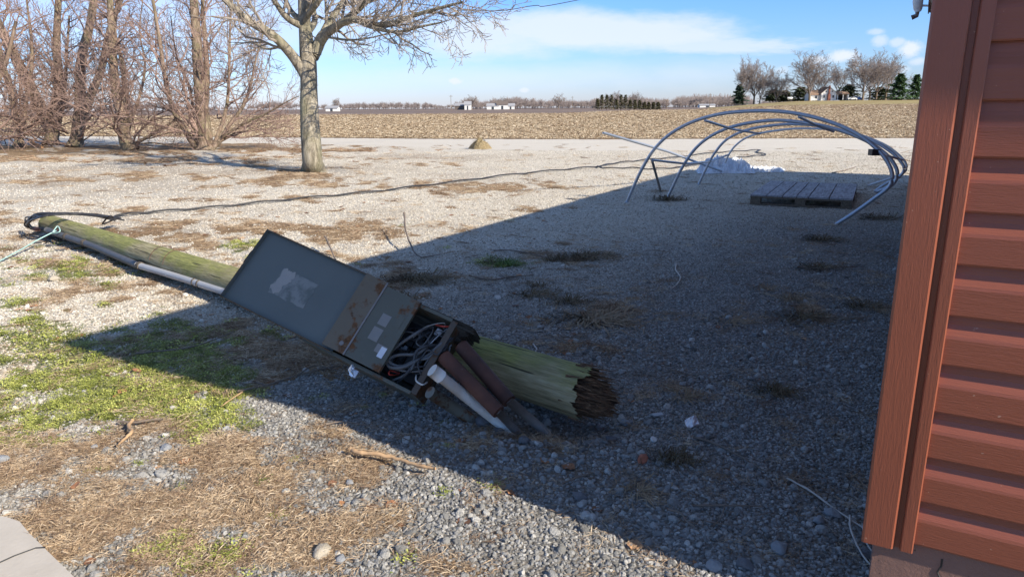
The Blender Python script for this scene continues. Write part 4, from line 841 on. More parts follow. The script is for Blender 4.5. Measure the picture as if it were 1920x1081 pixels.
q = gp(1296, 796); b = MB(); r = np.random.default_rng(9); n = 10; xs = np.linspace(-1, 1, n); XX, YY = np.meshgrid(xs, xs); ii = np.arange(n*n).reshape(n, n); b.add(np.stack([XX*.032+.008*YY, YY*.024, .02+.012*(fbm(XX*2+3, YY*2+3, 2, 3)-.3)-.012*np.abs(XX)], -1).reshape(-1, 3), np.stack([ii[:-1, :-1], ii[:-1, 1:], ii[1:, 1:], ii[1:, :-1]], -1).reshape(-1, 4)); o = b.build('paper_scrap', M_foil); o.location = tuple(q); o.location.z += .006; o.rotation_euler = (.5, -.2, .4); tag(o, 'crumpled silvery white wrapper on the shaded gravel', 'wrapper')
q = gp(1233, 778); b = MB(); b.box((-.03, -.012, 0), (.03, .012, .006)); o = b.build('plastic_scrap', M_conduit); o.location = tuple(q); o.location.z += .01; o.rotation_euler = (.1, .1, .5); tag(o, 'flat grey scrap of plastic above the silvery wrapper', 'scrap')
M_tuft = mat('dead_tuft', twig((.035, .025, .015), (.22, .16, .08))); M_tuft2 = mat('straw_tuft', twig((.14, .09, .05), (.42, .32, .2))); M_tuft3 = mat('green_tuft', twig((.04, .07, .015), (.12, .20, .04)))
def tuft(px, py, rad, mm, lb, n=130, hh=.03, nm='grass_tuft'):
    b = MB(); r = np.random.default_rng(px); q = gp(px, py)
    for _ in range(n):
        a_ = r.uniform(0, 6.28); s_ = abs(r.normal())*rad*.55; p0 = np.array([math.cos(a_)*s_, math.sin(a_)*s_*.6, .004]); L = rad*r.uniform(.25, .8); a2 = a_+r.normal()*.9; d = np.array([math.cos(a2), math.sin(a2), 0])*L; m_ = p0+d*.5+np.array([0, 0, hh*r.random()*1.3]); e_ = p0+d+np.array([0, 0, hh*.4*r.random()]); w = np.array([-math.sin(a2), math.cos(a2), .3])*max(.0014, rad*.012)*r.uniform(.6, 1.5)
        b.add([p0-w, p0+w, m_+w, m_-w, e_+w*.2, e_-w*.2], [(0, 1, 2, 3), (3, 2, 4, 5)])
    o = b.build(nm, mm); o.location = tuple(q); return tag(o, lb, 'dead grass', 'dead grass tufts')
for a_ in ((1264, 868, .10, M_tuft, 'dark matted clump right of the brick fragment', 220, .035), (1452, 737, .13, M_tuft, 'dark dead grass clump in the open shaded gravel', 220, .03), (1283, 748, .13, M_tuft2, 'spray of pale straw with reddish roots above the wrapper', 120, .02), (1195, 925, .13, M_tuft2, 'loose reddish roots and straw left of the forked twig', 110, .02),
    (1095, 482, .28, M_tuft, 'brown grass clump farthest back in the shade', 260, .04), (1050, 487, .16, M_tuft, 'small rounded brown clump beside the farthest clump', 160, .05), (1110, 600, .30, M_tuft2, 'wide straw patch in the shade above the pole', 320, .03), (1065, 567, .17, M_tuft, 'dark knot of grass above the wide straw patch', 170, .04), (1000, 553, .20, M_tuft, 'brown scattered grass left of the dark knot', 160, .03),
    (1006, 537, .12, M_tuft, 'little dark tuft behind the brown scattered grass', 110, .04), (780, 524, .30, M_tuft, 'brown matted grass just behind the cabinet', 300, .035), (738, 560, .18, M_tuft, 'dark weedy clump touching the cabinet cover', 170, .04), (945, 494, .22, M_tuft3, 'small green tuft in the shaded gravel', 200, .04), (1250, 375, .28, M_tuft, 'dark grass tuft at the foot of the second hoop', 220, .06),
    (1240, 359, .15, M_tuft2, 'reddish scrap of grass at the foot of the thin leg', 90, .03), (1540, 452, .22, M_tuft, 'dark tuft right of the curved hoop end', 170, .04), (1535, 503, .22, M_tuft, 'tuft midway between pallet and building corner', 140, .03), (1500, 594, .22, M_tuft, 'flat dark mat of grass left of the building post', 190, .025), (1490, 560, .16, M_tuft2, 'thin brown grass above the flat dark mat', 110, .03),
    (1435, 540, .16, M_tuft2, 'sparse brown grass right of the pale curved twig', 90, .02), (1620, 575, .2, M_tuft, 'dark grass close beside the building post', 120, .03), (1370, 600, .2, M_tuft2, 'thin straw scattered in the middle of the shade', 100, .02), (1640, 410, .3, M_tuft, 'dark grass behind the building post near the hoop end', 150, .04), (420, 745, .07, M_tuft2, 'golden tuft at the lower edge of the left shadow', 70, .03)): tuft(*a_)
for k_, (px, py, s_, lb) in enumerate(((212, 745, .040, 'big curled orange leaf near the shadow edge'), (223, 742, .05, 'orange brown leaf lying on the green weeds'), (262, 700, .055, 'curled leaf at the tip of the building shadow'), (330, 712, .05, 'wide brown leaf at the shadow edge'), (452, 632, .055, 'reddish leaf in the shade under the door'), (282, 472, .06, 'brown leaf behind the fallen pole'), (262, 530, .07, 'flat reddish leaf below the conduit'), (78, 505, .05, 'small dark red leaf below the pole head'),
    (150, 443, .05, 'upright orange leaf caught between pole and conduit'), (112, 445, .05, 'orange leaf on the conduit end'), (395, 552, .07, 'brown leaf under the grey conduit'), (140, 920, .04, 'rusty red leaf near the bottom left'))):
    q = gp(px, py, .012); me = CL.objects[k_ % 4].data; o = bpy.data.objects.new('leaf', me); link(o); o.location = tuple(q); o.scale = (s_,)*3; o.rotation_euler = (.3*math.sin(k_), .3*math.cos(k_*2), k_*1.3); tag(o, lb, 'leaf', 'fallen brown leaves')
# ================================================================== TREES
def grow(b, p, d, L, r, lvl, rn, up=.12, wob=.22, maxl=3, dens=1., rmin=.004, kids=None):
    n = 6 if lvl < 2 else 4; pts = [p]; dr = d/np.linalg.norm(d); st = L/(n-1)
    for i in range(n-1):
        dr = dr+rn.normal(size=3)*wob+np.array([0, 0, up]); dr = dr/np.linalg.norm(dr); pts.append(pts[-1]+dr*st)
    pts = np.array(pts); rad = np.maximum(np.linspace(r, r*.35, n), rmin); b.tube(pts, rad, 6 if r > .03 else (4 if r > .012 else 3), caps=False)
    if lvl >= maxl: return
    nc = int((kids or {0: 9, 1: 8, 2: 6}).get(lvl, 4)*dens*(.8+.4*rn.random()))
    for k in range(nc):
        u = .18+.82*(k+rn.random())/nc; f = u*(n-1); i = min(int(f), n-2); q = pts[i]+(pts[i+1]-pts[i])*(f-i); tg = pts[i+1]-pts[i]; tg = tg/np.linalg.norm(tg)
        s = rn.normal(size=3); s = s-tg*(s@tg); s = s/np.linalg.norm(s); ang = rn.uniform(.5, 1.05); nd = tg*math.cos(ang)+s*math.sin(ang)
        grow(b, q, nd, L*rn.uniform(.35, .62)*(1.15-.4*u), max(r*(.55-.25*u), rmin), lvl+1, rn, up, wob, maxl, dens, rmin, kids)
def limb_kids(b, pts, rads, rn, step, L0, maxl=2, up=.1, wob=.2, dens=1, u0=.1, rmin=.005, bias=None, kids=None, start=0):
    pts = np.asarray(pts); seg = np.linalg.norm(np.diff(pts, axis=0), axis=1); tot = seg.sum(); s = u0*tot; cum = np.concatenate([[0], np.cumsum(seg)])
    while s < tot:
        i = min(int(np.searchsorted(cum, s, 'right'))-1, len(seg)-1); f = (s-cum[i])/seg[i]; q = pts[i]+(pts[i+1]-pts[i])*f; tg = (pts[i+1]-pts[i])/seg[i]; rr = rads[i]+(rads[i+1]-rads[i])*f
        v_ = rn.normal(size=3); v_ = v_-tg*(v_@tg); v_ /= np.linalg.norm(v_); a_ = rn.uniform(.6, 1.15); nd = tg*math.cos(a_)+v_*math.sin(a_)
        if bias is not None: nd = nd+np.array(bias)
        grow(b, q, nd, L0*rn.uniform(.55, 1.1)*(1.1-.5*s/tot), min(rr*.5, .035), 0 if maxl < 3 else 0, rn, up, wob, maxl, dens, rmin, kids); s += step*rn.uniform(.6, 1.4)
def smooth_limb(px, zs, r0, r1, n=5, mode='P'):
    pts = spline([P(x, y, z) for (x, y), z in zip(px, zs)], n); return pts, np.linspace(r0, r1, len(pts))
def trunk_tube(b, pts, rad, k=12, rough=.08, seed=0):
    r = np.random.default_rng(seed); i0 = b.n; b.tube(pts, rad, k)
    v = b.v[-1]; c = np.repeat(pts, k, 0); w = fbm(v[:, 0]*6+v[:, 1]*4, v[:, 2]*1.5, seed, 3)-.5; b.v[-1] = c+(v-c)*(1+rough*2*w[:, None])
# --- maple
mz = 15.9; rn = np.random.default_rng(21)
mb = gp(588, 322); maple = empty('maple_tree', tuple(mb), 'bare single trunk maple standing alone on the gravel left of centre', 'tree')
T = MB(); tp = spline([mb+[0, 0, -.1], mb+[0, 0, .08], P(586, 300, mz), P(581, 230, mz), P(579, 165, mz), P(578, 118, mz), P(573, 60, mz), P(569, 0, mz), P(566, -90, mz), P(572, -200, mz+.3), P(565, -330, mz)], 5)
tr = np.interp(np.arange(len(tp)), [0, 4, 8, 20, 25, 30, 40, 50], [.34, .28, .23, .19, .185, .145, .10, .02])*1.0; trunk_tube(T, tp, tr, 20, .07, 3); T.build('trunk', M_bark, maple, True).matrix_parent_inverse = Matrix.Translation(-Vector(mb))
Lb = MB(); TW = MB()
def ml(px, zs, r0, r1, step=.28, L0=1.7, bias=None, up=.06, kids=None):
    pts, rad = smooth_limb(px, zs, r0, r1); trunk_tube(Lb, pts, rad, 9, .06, int(px[0][0])); limb_kids(TW, pts, rad, rn, step, L0, 2, up, .20, 1.1, .22, .005, bias, kids)
KD = {0: 6, 1: 5}
ml([(572, 140), (558, 118), (532, 86), (505, 62), (470, 42), (435, 12), (405, -15), (370, -40)], [15.9, 15.8, 15.5, 15.2, 14.9, 14.6, 14.3, 14.0], .135, .04, kids=KD)
ml([(592, 100), (604, 68), (628, 52), (655, 32), (690, 0), (730, -35), (800, -80)], [15.9, 15.8, 15.6, 15.4, 15.1, 14.8, 14.4], .13, .03, kids=KD)
ml([(596, 90), (612, 66), (640, 44), (668, 38), (700, 48), (740, 42), (780, 28), (830, 14), (868, 4)], [15.9, 15.7, 15.3, 14.9, 14.5, 14.1, 13.8, 13.5, 13.3], .10, .022, .2, 1.75, (.3, 0, .02), .05, KD)
ml([(588, 108), (602, 78), (612, 50), (640, 8), (665, -40), (690, -110)], [15.9, 16.1, 16.5, 16.9, 17.2, 17.5], .12, .03, kids=KD)
ml([(572, 60), (577, 30), (596, 5), (620, -40), (650, -120)], [15.9, 15.7, 15.3, 15.0, 14.7], .09, .03, kids=KD)
ml([(572, 52), (540, 35), (520, 10), (500, -25), (470, -90)], [15.9, 15.6, 15.3, 15.0, 14.6], .085, .025, kids=KD)
ml([(576, 60), (590, 40), (588, 5), (600, -60)], [15.9, 16.3, 16.8, 17.4], .09, .03, kids=KD)
ml([(571, 40), (545, 20), (520, -40), (490, -120)], [15.9, 16.5, 17.2, 18], .08, .02, kids=KD)
ml([(575, 20), (610, -50), (660, -130), (700, -220)], [15.9, 15.2, 14.5, 14], .08, .02, .4, kids=KD); ml([(566, -40), (520, -120), (440, -190), (380, -240)], [15.9, 16, 16.2, 16.5], .08, .02, .4, kids=KD)
ml([(660, 36), (700, 52), (745, 60), (790, 50), (830, 42)], [14.9, 14.4, 14, 13.7, 13.5], .05, .015, .2, 1.35, (.3, 0, -.05), .05, KD)
ml([(604, 68), (650, 75), (690, 72), (730, 62)], [15.8, 15.2, 14.8, 14.5], .03, .010, .24, 1.1, (.2, 0, -.05), .04, KD)
ml([(532, 86), (500, 92), (470, 80), (440, 85)], [15.5, 15.8, 16.2, 16.5], .03, .01, .22, 1.1, (0, 0, .0), .02, KD)
inv = Matrix.Translation(-Vector(mb))
o = Lb.build('limb', M_bark, maple, True); o.matrix_parent_inverse = inv; o = TW.build('crown', M_twig, maple); o.matrix_parent_inverse = inv
# --- left row of many stemmed trees
def clump(nm, base, limbs, lb, seed, step=.33, L0=2.6, rmin=.0052, fan=0, kids={0: 8, 1: 6}):
    rn = np.random.default_rng(seed); q = gp(*base); e = empty(nm, tuple(q), lb, 'tree', 'row of bare many stemmed trees'); T = MB(); C_ = MB(); z0 = proj_z(q)
    limbs = [(a_, b_, c_*.92, d_*.92) for a_, b_, c_, d_ in limbs]
    for px, dz, r0, r1 in limbs:
        zs = z0+np.linspace(0, dz, len(px)); pts = spline([q+[rn.normal()*.1, rn.normal()*.1, -.05]]+[P(x, y, z) for (x, y), z in zip(px, zs)], 4); rad = np.interp(np.linspace(0, 1, len(pts)), [0, .08, 1], [r0*1.5, r0, r1]); trunk_tube(T, pts, rad, 10 if r0 > .1 else 6, .12, seed+abs(int(px[0][0])))
        limb_kids(C_, pts, rad, rn, step*1.05, L0, 2, .07, .24, .85, .2, rmin, None, kids)
    for k in range(fan):
        a_ = rn.uniform(0, 6.28); d = np.array([math.cos(a_), math.sin(a_), rn.uniform(.25, 1.3)]); grow(C_, q+np.array([math.cos(a_)*.25, math.sin(a_)*.25, rn.uniform(.1, .8)]), d, rn.uniform(2.2, 4.6), rn.uniform(.022, .05), 0, rn, .06, .27, 2, 1.0, rmin, {0: 10, 1: 6})
    inv = Matrix.Translation(-Vector(q)); o = T.build('trunk', M_bark2, e, True); o.matrix_parent_inverse = inv; o = C_.build('crown', M_twig2, e); o.matrix_parent_inverse = inv
def proj_z(q): return float((q-_C)@_fw)
clump('bare_tree', (388, 281), [([(384, 255), (378, 200), (373, 140), (368, 60), (362, -20), (358, -160)], 0, .30, .12), ([(383, 230), (388, 150), (385, 80), (380, 0), (395, -120)], .6, .15, .05), ([(365, 272), (345, 242), (325, 205), (310, 150), (300, 80), (285, -10), (275, -80)], -1.2, .13, .04),
    ([(410, 268), (430, 235), (455, 200), (470, 160), (480, 110), (500, 40)], .8, .10, .03), ([(405, 262), (425, 200), (430, 120), (432, 40), (440, -40)], 1.5, .09, .03), ([(412, 262), (450, 235), (495, 215), (530, 195), (560, 180)], -1, .07, .015), ([(362, 250), (362, 200), (350, 150), (330, 100), (320, 30)], 1.6, .08, .02), ([(410, 268), (440, 250), (480, 240), (515, 228)], .5, .05, .012)], 'rightmost many stemmed bare tree of the left row with a straight central trunk', 31, .30, 2.4, fan=8)
clump('bare_tree', (240, 281), [([(235, 262), (228, 220), (218, 170), (212, 110), (208, 40), (205, -60)], 0, .26, .10), ([(233, 250), (235, 200), (230, 120), (215, 60), (225, -40)], .8, .15, .05), ([(250, 272), (280, 255), (310, 237), (335, 222)], -.8, .09, .03), ([(252, 272), (290, 268), (325, 276)], -.6, .05, .015), ([(238, 240), (262, 180), (272, 120), (262, 60), (270, -20)], .6, .08, .02)], 'second tree of the left row with dark low branches leaning right', 32, .32, 2.4, fan=8)
clump('bare_tree', (140, 275), [([(145, 250), (150, 200), (150, 150), (155, 100), (170, 40), (178, -30), (180, -150)], 0, .26, .12), ([(150, 240), (170, 180), (190, 130), (205, 60), (230, -10)], .7, .22, .10)], 'dark forked tree of the left row leaning to the right', 33, .33, 2.6, fan=9)
clump('bare_tree', (98, 272), [([(100, 250), (105, 200), (110, 150), (106, 90), (108, 30), (112, -60)], 0, .27, .12), ([(112, 230), (122, 170), (125, 110), (130, 30)], .6, .10, .05), ([(95, 245), (75, 200), (45, 140), (20, 90), (-5, 40), (-40, -60)], -.8, .30, .14)], 'mossy tree of the left row with a thick limb leaning far left', 34, .3, 2.8, fan=11)
clump('bare_tree', (37, 276), [([(36, 255), (30, 225), (20, 170), (0, 100), (-15, 0)], 0, .18, .08), ([(40, 250), (50, 180), (60, 100), (50, 0)], .5, .12, .04)], 'leftmost tree of the left row on a thin dark stem', 35, .33, 2.7, fan=8)
clump('bare_tree', (-60, 285), [([(-60, 250), (-62, 180), (-50, 100), (-30, 0)], 0, .22, .1), ([(-55, 250), (-20, 180), (10, 120), (30, 40)], -.5, .16, .05)], 'bare tree at the left edge of which only twigs show', 36, .3, 2.8, fan=8)
b = MB(); q = G(68, 276); b.tube(spline([gp(57, 270, .12), gp(66, 275, .1), gp(80, 279, .06)], 4), [.09, .10, .09, .08, .07, .08, .07, .06, .05], 8); tag(b.build('log', mat('orange_wood', sm((.30, .15, .06), (.50, .28, .13))), None, True), 'split orange log lying between the two leftmost trunks', 'log')
# --- far trees near the house
def bare_proto(seed, hgt=14, spread=.75, fork=2):
    rn = np.random.default_rng(seed); T = MB(); C_ = MB(); top = []
    tp = np.array([(0, 0, -.3), (0, 0, hgt*.08), (rn.normal()*.1, 0, hgt*.18), (rn.normal()*.2, rn.normal()*.2, hgt*.3)]); T.tube(tp, [hgt*.028, hgt*.022, hgt*.02, hgt*.016], 7)
    for k in range(7):
        a_ = k*2.4+rn.random(); s_ = spread*rn.uniform(.5, 1.1); d = np.array([math.cos(a_)*s_, math.sin(a_)*s_, 1]); grow(C_, tp[2+(k % 2)]+[0, 0, -.0], d, hgt*rn.uniform(.5, .68), hgt*.011, 0, rn, .10, .15, 3, 1, hgt*.0020, {0: 9, 1: 7, 2: 5})
    return T, C_
BP = []
for k in range(4): T, C_ = bare_proto(100+k, 14, (.75, .9, .55, .8)[k]); BP.append((T, C_))
made = {}
def far_tree(px, py, hpx, zc, kind, lb, wx=1., group='bare trees around the farmhouse', mt=None, rz=None):
    q = P(px, py, zc); s_ = hpx*zc/CF/13.2; e = empty('bare_tree', tuple(q), lb, 'tree', group, (0, 0, px*.37 if rz is None else rz))
    if kind not in made:
        T, C_ = BP[kind]; a_ = T.build('trunk', M_bark2, e, True); c_ = C_.build('crown', mt or M_twig3, e); made[kind] = (a_, c_)
    else:
        for o in made[kind]: c = o.copy(); COL.objects.link(c); c.parent = e
    e.scale = (s_*wx, s_*wx, s_)
FZ = 345
for a_ in ((1392, 197, 72, 343, 0, 'tall bare tree at the left end of the farmhouse grove', .85), (1413, 198, 80, 345, 1, 'widest bare tree left of the farmhouse beside the dark spruce', .9), (1424, 196, 45, 340, 2, 'shorter bare tree in front of the widest one', 1.2), (1455, 196, 55, 340, 3, 'leaning bare tree with a low fork left of the white tank', 1.0), (1517, 194, 80, 330, 2, 'pale sycamore like bare tree directly left of the white house', 1.15),
    (1532, 190, 58, 352, 3, 'rounded bare tree overhanging the house wing', 1.2), (1570, 185, 58, 380, 1, 'bare tree rising behind the house roof', .9), (1617, 192, 82, 338, 0, 'big spreading bare tree right of the carport', 1.05), (1642, 190, 80, 345, 3, 'bare tree between the big spreading one and the pines', .95), (1660, 188, 66, 360, 2, 'bare tree partly behind the green pine', 1.0), (1630, 188, 70, 365, 1, 'bare tree behind the big spreading one', 1.0)): far_tree(*a_[:6], a_[6])
def needles(bm_, hgt, rad, n, rn, gap=.25, leaf=.45, shape=1.0, base=.04):
    for _ in range(n):
        u = rn.random()**.8; z = hgt*(base+(1-base)*u); env = rad*(1-u)**shape*(.75+.4*math.sin(z*5.3/hgt*6)); a_ = rn.uniform(0, 6.28); env *= (.75+.35*math.sin(a_*5+z*2)); q = rn.random()**.45*env; L = leaf*rn.uniform(.5, 1.2)
        c_ = np.array([math.cos(a_)*q, math.sin(a_)*q, z]); d = np.array([math.cos(a_), math.sin(a_), rn.uniform(-.5, .35)])*L; s_ = np.array([-math.sin(a_), math.cos(a_), rn.normal()*.4])*L*.32; bm_.add([c_-s_, c_+s_, c_+d+s_*.3, c_+d-s_*.3], [(0, 1, 2, 3)])
def f_needle(c0, c1): return lambda t, b: (t.set(b.inputs['Base Color'], t.mix(t.noise(posc(t), .8, 3, .7), c0, c1)),)
M_pine = mat('pine_needles', f_needle((.035, .08, .03), (.11, .19, .07))); M_spruce = mat('dark_needles', f_needle((.025, .05, .03), (.06, .10, .06))); M_ced = mat('cedar_needles', f_needle((.05, .055, .025), (.15, .13, .06))); M_bush = mat('bush_leaves', f_needle((.04, .06, .025), (.10, .115, .05)))
def conifer(px, py, hpx, wpx, zc, mm, lb, nm='pine_tree', n=2600, leaf=.9, shape=.8, group='evergreens around the farmhouse', cat='tree'):
    rn = np.random.default_rng(abs(px)); q = P(px, py, zc); hgt = hpx*zc/CF; rad = wpx*zc/CF*.78; e = empty(nm, tuple(q), lb, cat, group)
    b = MB(); b.tube([(0, 0, -.3), (0, 0, hgt*.5), (0, 0, hgt*.95)], [hgt*.025, hgt*.015, .03], 6); b.build('trunk', M_bark2, e)
    b = MB(); needles(b, hgt, rad, n, rn, leaf=leaf, shape=shape); b.build('crown', mm, e)
conifer(1683, 195, 54, 46, 335, M_pine, 'bushy green pine, left one of the pair beside the building', leaf=1.3); conifer(1713, 197, 54, 34, 340, M_pine, 'slimmer green pine, right one of the pair beside the building', leaf=1.3, n=1800)
conifer(1384, 197, 36, 22, 338, M_spruce, 'dark blue spruce at the left end of the farmhouse grove', 'spruce_tree', 1500, 1.2); conifer(1734, 197, 40, 30, 350, M_pine, 'green pine peeping out behind the building post', 'pine_tree', 1400, 1.3)
for px, w, h_, lb in ((1500, 44, 26, 'dark evergreen thicket left of the white house'), (1450, 40, 22, 'olive bush under the leaning bare tree'), (1590, 40, 30, 'dark evergreen thicket behind the carport'), (1648, 44, 26, 'dark evergreen thicket behind the big bare trees'), (1470, 22, 20, 'small dark bush right of the olive bush')):
    conifer(px, 191, h_, w, 368, M_bush, lb, 'evergreen_bush', 1800, 1.3, .45, 'evergreen bushes around the farmhouse', 'bush')
# twelve cedars in the windbreak
for k in range(14):
    px = 1120+k*8.8; tall = k in (1, 2, 3, 5, 6); conifer(int(px), 206, (27 if tall else 20-k*.25) if k < 10 else 14, 13 if tall else 10, 318+k, M_ced, ('tall ragged' if tall else 'small clipped')+' evergreen, number %d from the left in the windbreak row in the field' % (k+1), 'cedar_tree', 700, .6, .75, 'evergreens in the windbreak row')
# far woods as one mass
b = MB(); rn = np.random.default_rng(50)
def wood(px0, px1, py, h0, h1, zc, n):
    for k in range(int(n*1.7)):
        px = rn.uniform(px0, px1); z = zc*rn.uniform(.95, 1.1); hh = (h0+(h1-h0)*float(vn(px*.03, 3, 8))*rn.uniform(.7, 1.15))*z/CF; q = P(px, py, z); q[2] = -.2
        hh *= rn.choice([.55, .8, 1, 1.15]); b.tube([q, q+[0, 0, hh*.4]], [hh*.03, hh*.018], 3)
        for _ in range(85):
            a_ = rn.uniform(0, 6.28); e_ = rn.uniform(-.1, 1.4); L = hh*.5*rn.uniform(.35, 1)*(.75+.25*math.sin(e_)); dv = np.array([math.cos(a_)*math.cos(e_)*1.1, math.sin(a_)*math.cos(e_)*.6, math.sin(e_)]); p0 = q+np.array([0, 0, hh*rn.uniform(.3, .5)])+dv*L*.25; d = dv*L*.85; s_ = np.array([-dv[2], 0, dv[0]])*hh*.014; b.add([p0-s_, p0+s_, p0+d+s_*.4, p0+d-s_*.4], [(0, 1, 2, 3)])
wood(600, 780, 209, 7, 16, 900, 90); wood(760, 880, 207, 8, 16, 850, 60); wood(870, 1030, 206, 12, 26, 760, 110); wood(1030, 1400, 204, 14, 26, 780, 260); wood(-100, 600, 212, 8, 22, 800, 170); wood(1340, 1800, 203, 12, 20, 900, 170)
tag(b.build('far_woods', mat('hazy_twig', twig((.16, .13, .12), (.29, .24, .22)))), 'bare brown woodland strung along the whole horizon', 'woods', None, 'stuff')
for px, hp, k, lb in ((885, 24, 0, 'rounded bare tree above the far woods left of the white shed'), (945, 22, 1, 'bare tree standing above the far woods right of the white farmhouse'), (632, 18, 2, 'lone bare tree on the horizon just right of the maple trunk'), (1047, 26, 3, 'bare tree at the left shoulder of the central far woods'), (1190, 30, 1, 'reddish bare tree behind the windbreak evergreens'), (1150, 30, 0, 'bare tree behind the tall end of the windbreak')):
    far_tree(px, 206, hp, 640 if px < 1100 else 340, k, lb, 1.25, 'lone bare trees on the horizon')
# ================================================================== FAR HOUSE, CARPORT, CAR, SHEDS
M_hw = mat('white_clapboard', galv((.62, .60, .56), (.74, .72, .68), 0, .7)); M_roofo = mat('tan_roof', galv((.24, .16, .11), (.31, .20, .13), 0, .9)); M_brick = mat('red_brick', galv((.22, .08, .05), (.30, .12, .08), 0, .9)); M_glass = mat('dark_glass', galv((.03, .04, .05), (.05, .06, .07), 0, .15))
HZ = 345; sc_ = HZ/CF
hq = P(1539, 188.5, HZ); house = empty('farmhouse', tuple(hq), 'white farmhouse with tan roof and brick chimney on the far rise', 'house')
def gable(b, x0, x1, y0, y1, h_, rise, axis='y'): # walls+gables
    if axis == 'y': v = [(x0, y0, 0), (x1, y0, 0), (x1, y0, h_), ((x0+x1)/2, y0, h_+rise), (x0, y0, h_)]; w = [(x, y1, z) for x, _, z in v]
    else: v = [(x0, y0, 0), (x0, y1, 0), (x0, y1, h_), (x0, (y0+y1)/2, h_+rise), (x0, y0, h_)]; w = [(x1, y, z) for _, y, z in v]
    f = [(0, 1, 2, 3, 4), (9, 8, 7, 6, 5)]+[(i, i+5, (i+1) % 5+5, (i+1) % 5) for i in (0, 1, 4)]; b.faces(v+w, f)
def roof(b, x0, x1, y0, y1, h_, rise, axis='y', o=.25, t_=.12):
    if axis == 'y': m_ = (x0+x1)/2; k_ = rise/(m_-x0); prof_ = [(x0-o, h_-o*k_), (m_, h_+rise), (x1+o, h_-o*k_)]; A_ = [(x, y0-o, z+.03) for x, z in prof_]+[(x, y1+o, z+.03) for x, z in prof_]
    else: m_ = (y0+y1)/2; k_ = rise/(m_-y0); prof_ = [(y0-o, h_-o*k_), (m_, h_+rise), (y1+o, h_-o*k_)]; A_ = [(x0-o, y, z+.03) for y, z in prof_]+[(x1+o, y, z+.03) for y, z in prof_]
    B_ = [(x, y, z+t_) for x, y, z in A_]; b.faces(A_+B_, [(0, 3, 4, 1), (1, 4, 5, 2), (6, 7, 10, 9), (7, 8, 11, 10), (0, 6, 9, 3), (2, 5, 11, 8), (0, 1, 7, 6), (1, 2, 8, 7), (3, 9, 10, 4), (4, 10, 11, 5)])
b = MB(); gable(b, 0, 7.4, 0, 9, 3.4, 3.0); b.build('wall', M_hw, house); b = MB(); gable(b, -4.8, -.01, 1, 8, 2.6, 2.3, 'x'); wg = b.build('wing_wall', M_hw, house)
b = MB(); roof(b, 0, 7.4, 0, 9, 3.4, 3.0); b.build('roof', M_roofo, house); b = MB(); roof(b, -4.8, -.5, 1, 8, 2.6, 2.3, 'x'); b.build('roof', M_roofo, house)
b = MB(); b.box((3.0, -.8, 0), (4.3, -.005, 3.0)); b.box((3.3, -.6, 3.0), (3.95, -.006, 7.0)); b.build('chimney', M_brick, house)
for x, z, w_, h_ in ((1.0, 1.2, .9, 1.3), (5.4, 1.2, .9, 1.3), (2.0, 3.9, .6, .8), (4.9, 3.9, .6, .8)): b = MB(); b.box((x-.08, -.06, z-.08), (x+w_+.08, -.02, z+h_+.08)); wi = b.build('window', M_white, house); b = MB(); b.box((x, -.09, z), (x+w_, -.062, z+h_)); b.build('pane', M_glass, wi)
b = MB(); b.box((-2.6, .94, 1.0), (-1.5, .98, 2.2)); b.build('window', M_glass, house)
cq = P(1569, 187.5, HZ); cp = empty('carport', tuple(cq), 'white open carport with tan roof joined right of the farmhouse', 'carport')
b = MB(); roof(b, 0.6, 6.2, 1, 7, 2.7, 1.3, 'x', .25); b.build('roof', M_roofo, cp); b = MB(); gable(b, 5.6, 6.2, 1, 7, 2.6, 1.2, 'x'); b.build('wall', M_hw, cp); b = MB(); b.box((.6, 6.5, 0), (5.5, 6.9, 2.7)); b.build('back_wall', M_glass, cp)
for x in (.5, 3.2): b = MB(); b.box((x, .9, 0), (x+.35, 1.25, 2.7)); b.build('post', M_hw, cp)
def car(px, py, zc, mm, lb, rz=0):
    q = P(px, py, zc); e = empty('parked_car', tuple(q), lb, 'car', None, (0, 0, rz)); b = MB()
    pr = [(-2.2, .35), (-2.25, .8), (-2.0, 1.0), (-1.2, 1.05), (-.7, 1.5), (.7, 1.52), (1.3, 1.08), (2.1, .95), (2.25, .7), (2.2, .35)]; n = len(pr); b.faces([(x, -.85, z) for x, z in pr]+[(x, .85, z) for x, z in pr], [tuple(range(n)), tuple(range(2*n-1, n-1, -1))]+[(i, n+i, n+(i+1) % n, (i+1) % n) for i in range(n)]); b.build('body', mm, e)
    b = MB(); b.faces([(-1.1, -.86, 1.08), (1.15, -.86, 1.1), (.65, -.86, 1.44), (-.65, -.86, 1.42)], [(0, 1, 2, 3)]); b.build('window', M_glass, e)
    for x in (-1.35, 1.35):
        for y in (-.8, .8): b = MB(); b.tube([(x, y-.1, .33), (x, y+.1, .33)], .33, 14); b.build('wheel', M_dark, e)
car(1607, 187.5, 346, mat('blue_car_paint', galv((.04, .12, .32), (.06, .16, .38), .2, .3)), 'blue car parked right of the carport'); car(1597, 187.8, 344, M_white, 'pale car parked between the carport and the blue car')
tq = P(1481, 188, 330); b = MB(); b.tube([(-1.2, 0, .9), (-1.0, 0, .9), (1.0, 0, .9), (1.2, 0, .9)], [.3, .55, .55, .3], 12); te = empty('propane_tank', tuple(tq), 'small white tank on the lawn left of the farmhouse', 'tank'); b.build('tank_body', M_white, te, True)
for x in (-.7, .7): b = MB(); b.box((x-.1, -.3, 0), (x+.1, .3, .42)); b.build('leg', M_steelpipe, te)
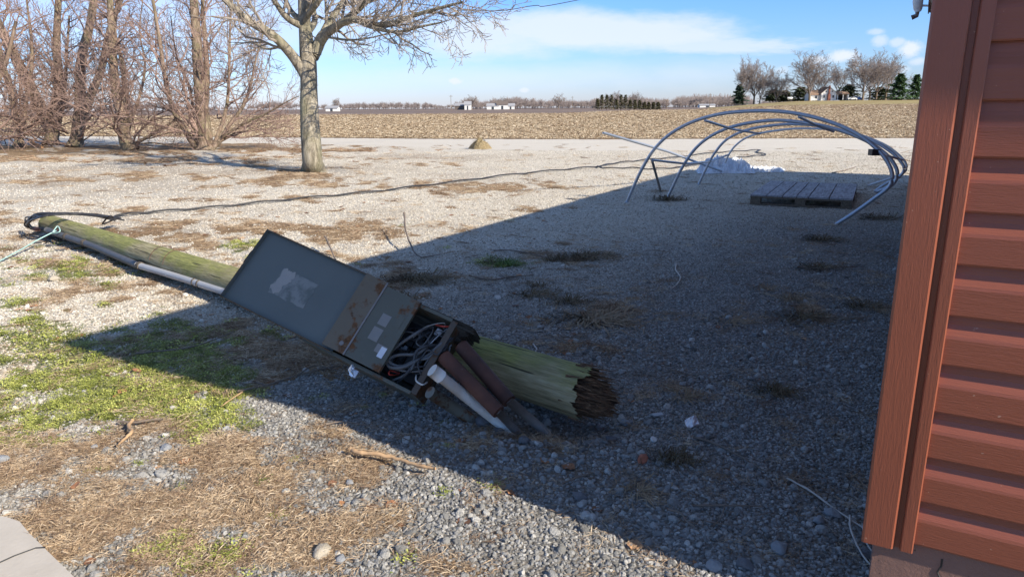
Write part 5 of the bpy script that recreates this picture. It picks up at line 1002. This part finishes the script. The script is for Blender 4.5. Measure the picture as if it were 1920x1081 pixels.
def shed(px, py, zc, w_, d_, h_, rs, mw, mr, lb):
    q = P(px, py, zc); q[2] = 0; e = empty('far_building', tuple(q), lb, 'farm building', 'far farm buildings on the horizon'); b = MB(); gable(b, 0, w_, 0, d_, h_, rs, 'x'); b.build('wall', mw, e); b = MB(); roof(b, 0, w_, 0, d_, h_, rs, 'x', .5); b.build('roof', mr, e); b = MB(); b.box((w_*.4, -.15, 0), (w_*.6, -.03, h_*.75)); b.build('door', M_glass, e)
M_gr = mat('grey_roof', galv((.25, .25, .26), (.33, .33, .34), 0, .8)); M_drk = mat('brown_shed', galv((.10, .08, .07), (.15, .12, .10), 0, .9))
shed(853, 206.5, 560, 12, 12, 3.2, 2, M_drk, M_gr, 'low dark shed left of the white house on the horizon'); shed(871, 206.5, 555, 5, 8, 4, 2.4, M_hw, M_gr, 'narrow white house beside the low dark shed'); shed(913, 206, 600, 10, 9, 3, 2, M_hw, M_gr, 'white farmhouse low among the far woods'); shed(932, 206, 600, 9, 9, 4, 3, M_hw, M_drk, 'taller white farmhouse right of the low one'); shed(950, 206, 620, 7, 8, 3, 2, M_hw, M_gr, 'small white outbuilding at the right end of the far farmhouses')
shed(611, 212.5, 420, 7, 7, 2, 1.1, M_hw, M_gr, 'white shed on the horizon just right of the maple trunk'); shed(1312, 203.5, 640, 14, 8, 2.4, 1, M_hw, M_gr, 'long pale shed on the horizon behind the hoop frame')
for k, (px, zc) in enumerate(((846, 420), (1073, 500), (1250, 330), (1330, 420))):
    q = P(px, 206, zc); q[2] = 0; h_ = 9 if k != 2 else 5; b = MB(); b.tube([(0, 0, 0), (0, 0, h_)], [.16, .1], 6); b.box((-1.1, -.06, h_-.9), (1.1, .06, h_-.72)); o = b.build('power_pole', M_bark2); o.location = tuple(q)
    tag(o, ('thin power pole left of the low dark shed', 'thin power pole between the two far woods', 'short pole right of the windbreak row', 'power pole in front of the woods behind the hoop frame')[k], 'power pole', 'far power poles')
# overhead wire
b = MB(); b.tube(spline([P(560, -20, 16.2), P(905, 20, 24), P(1000, 11, 26), P(1085, 0, 28), P(1500, -90, 36)], 8), .014, 5); tag(b.build('overhead_wire', M_black), 'single thin overhead wire crossing the sky at the top centre', 'wire')
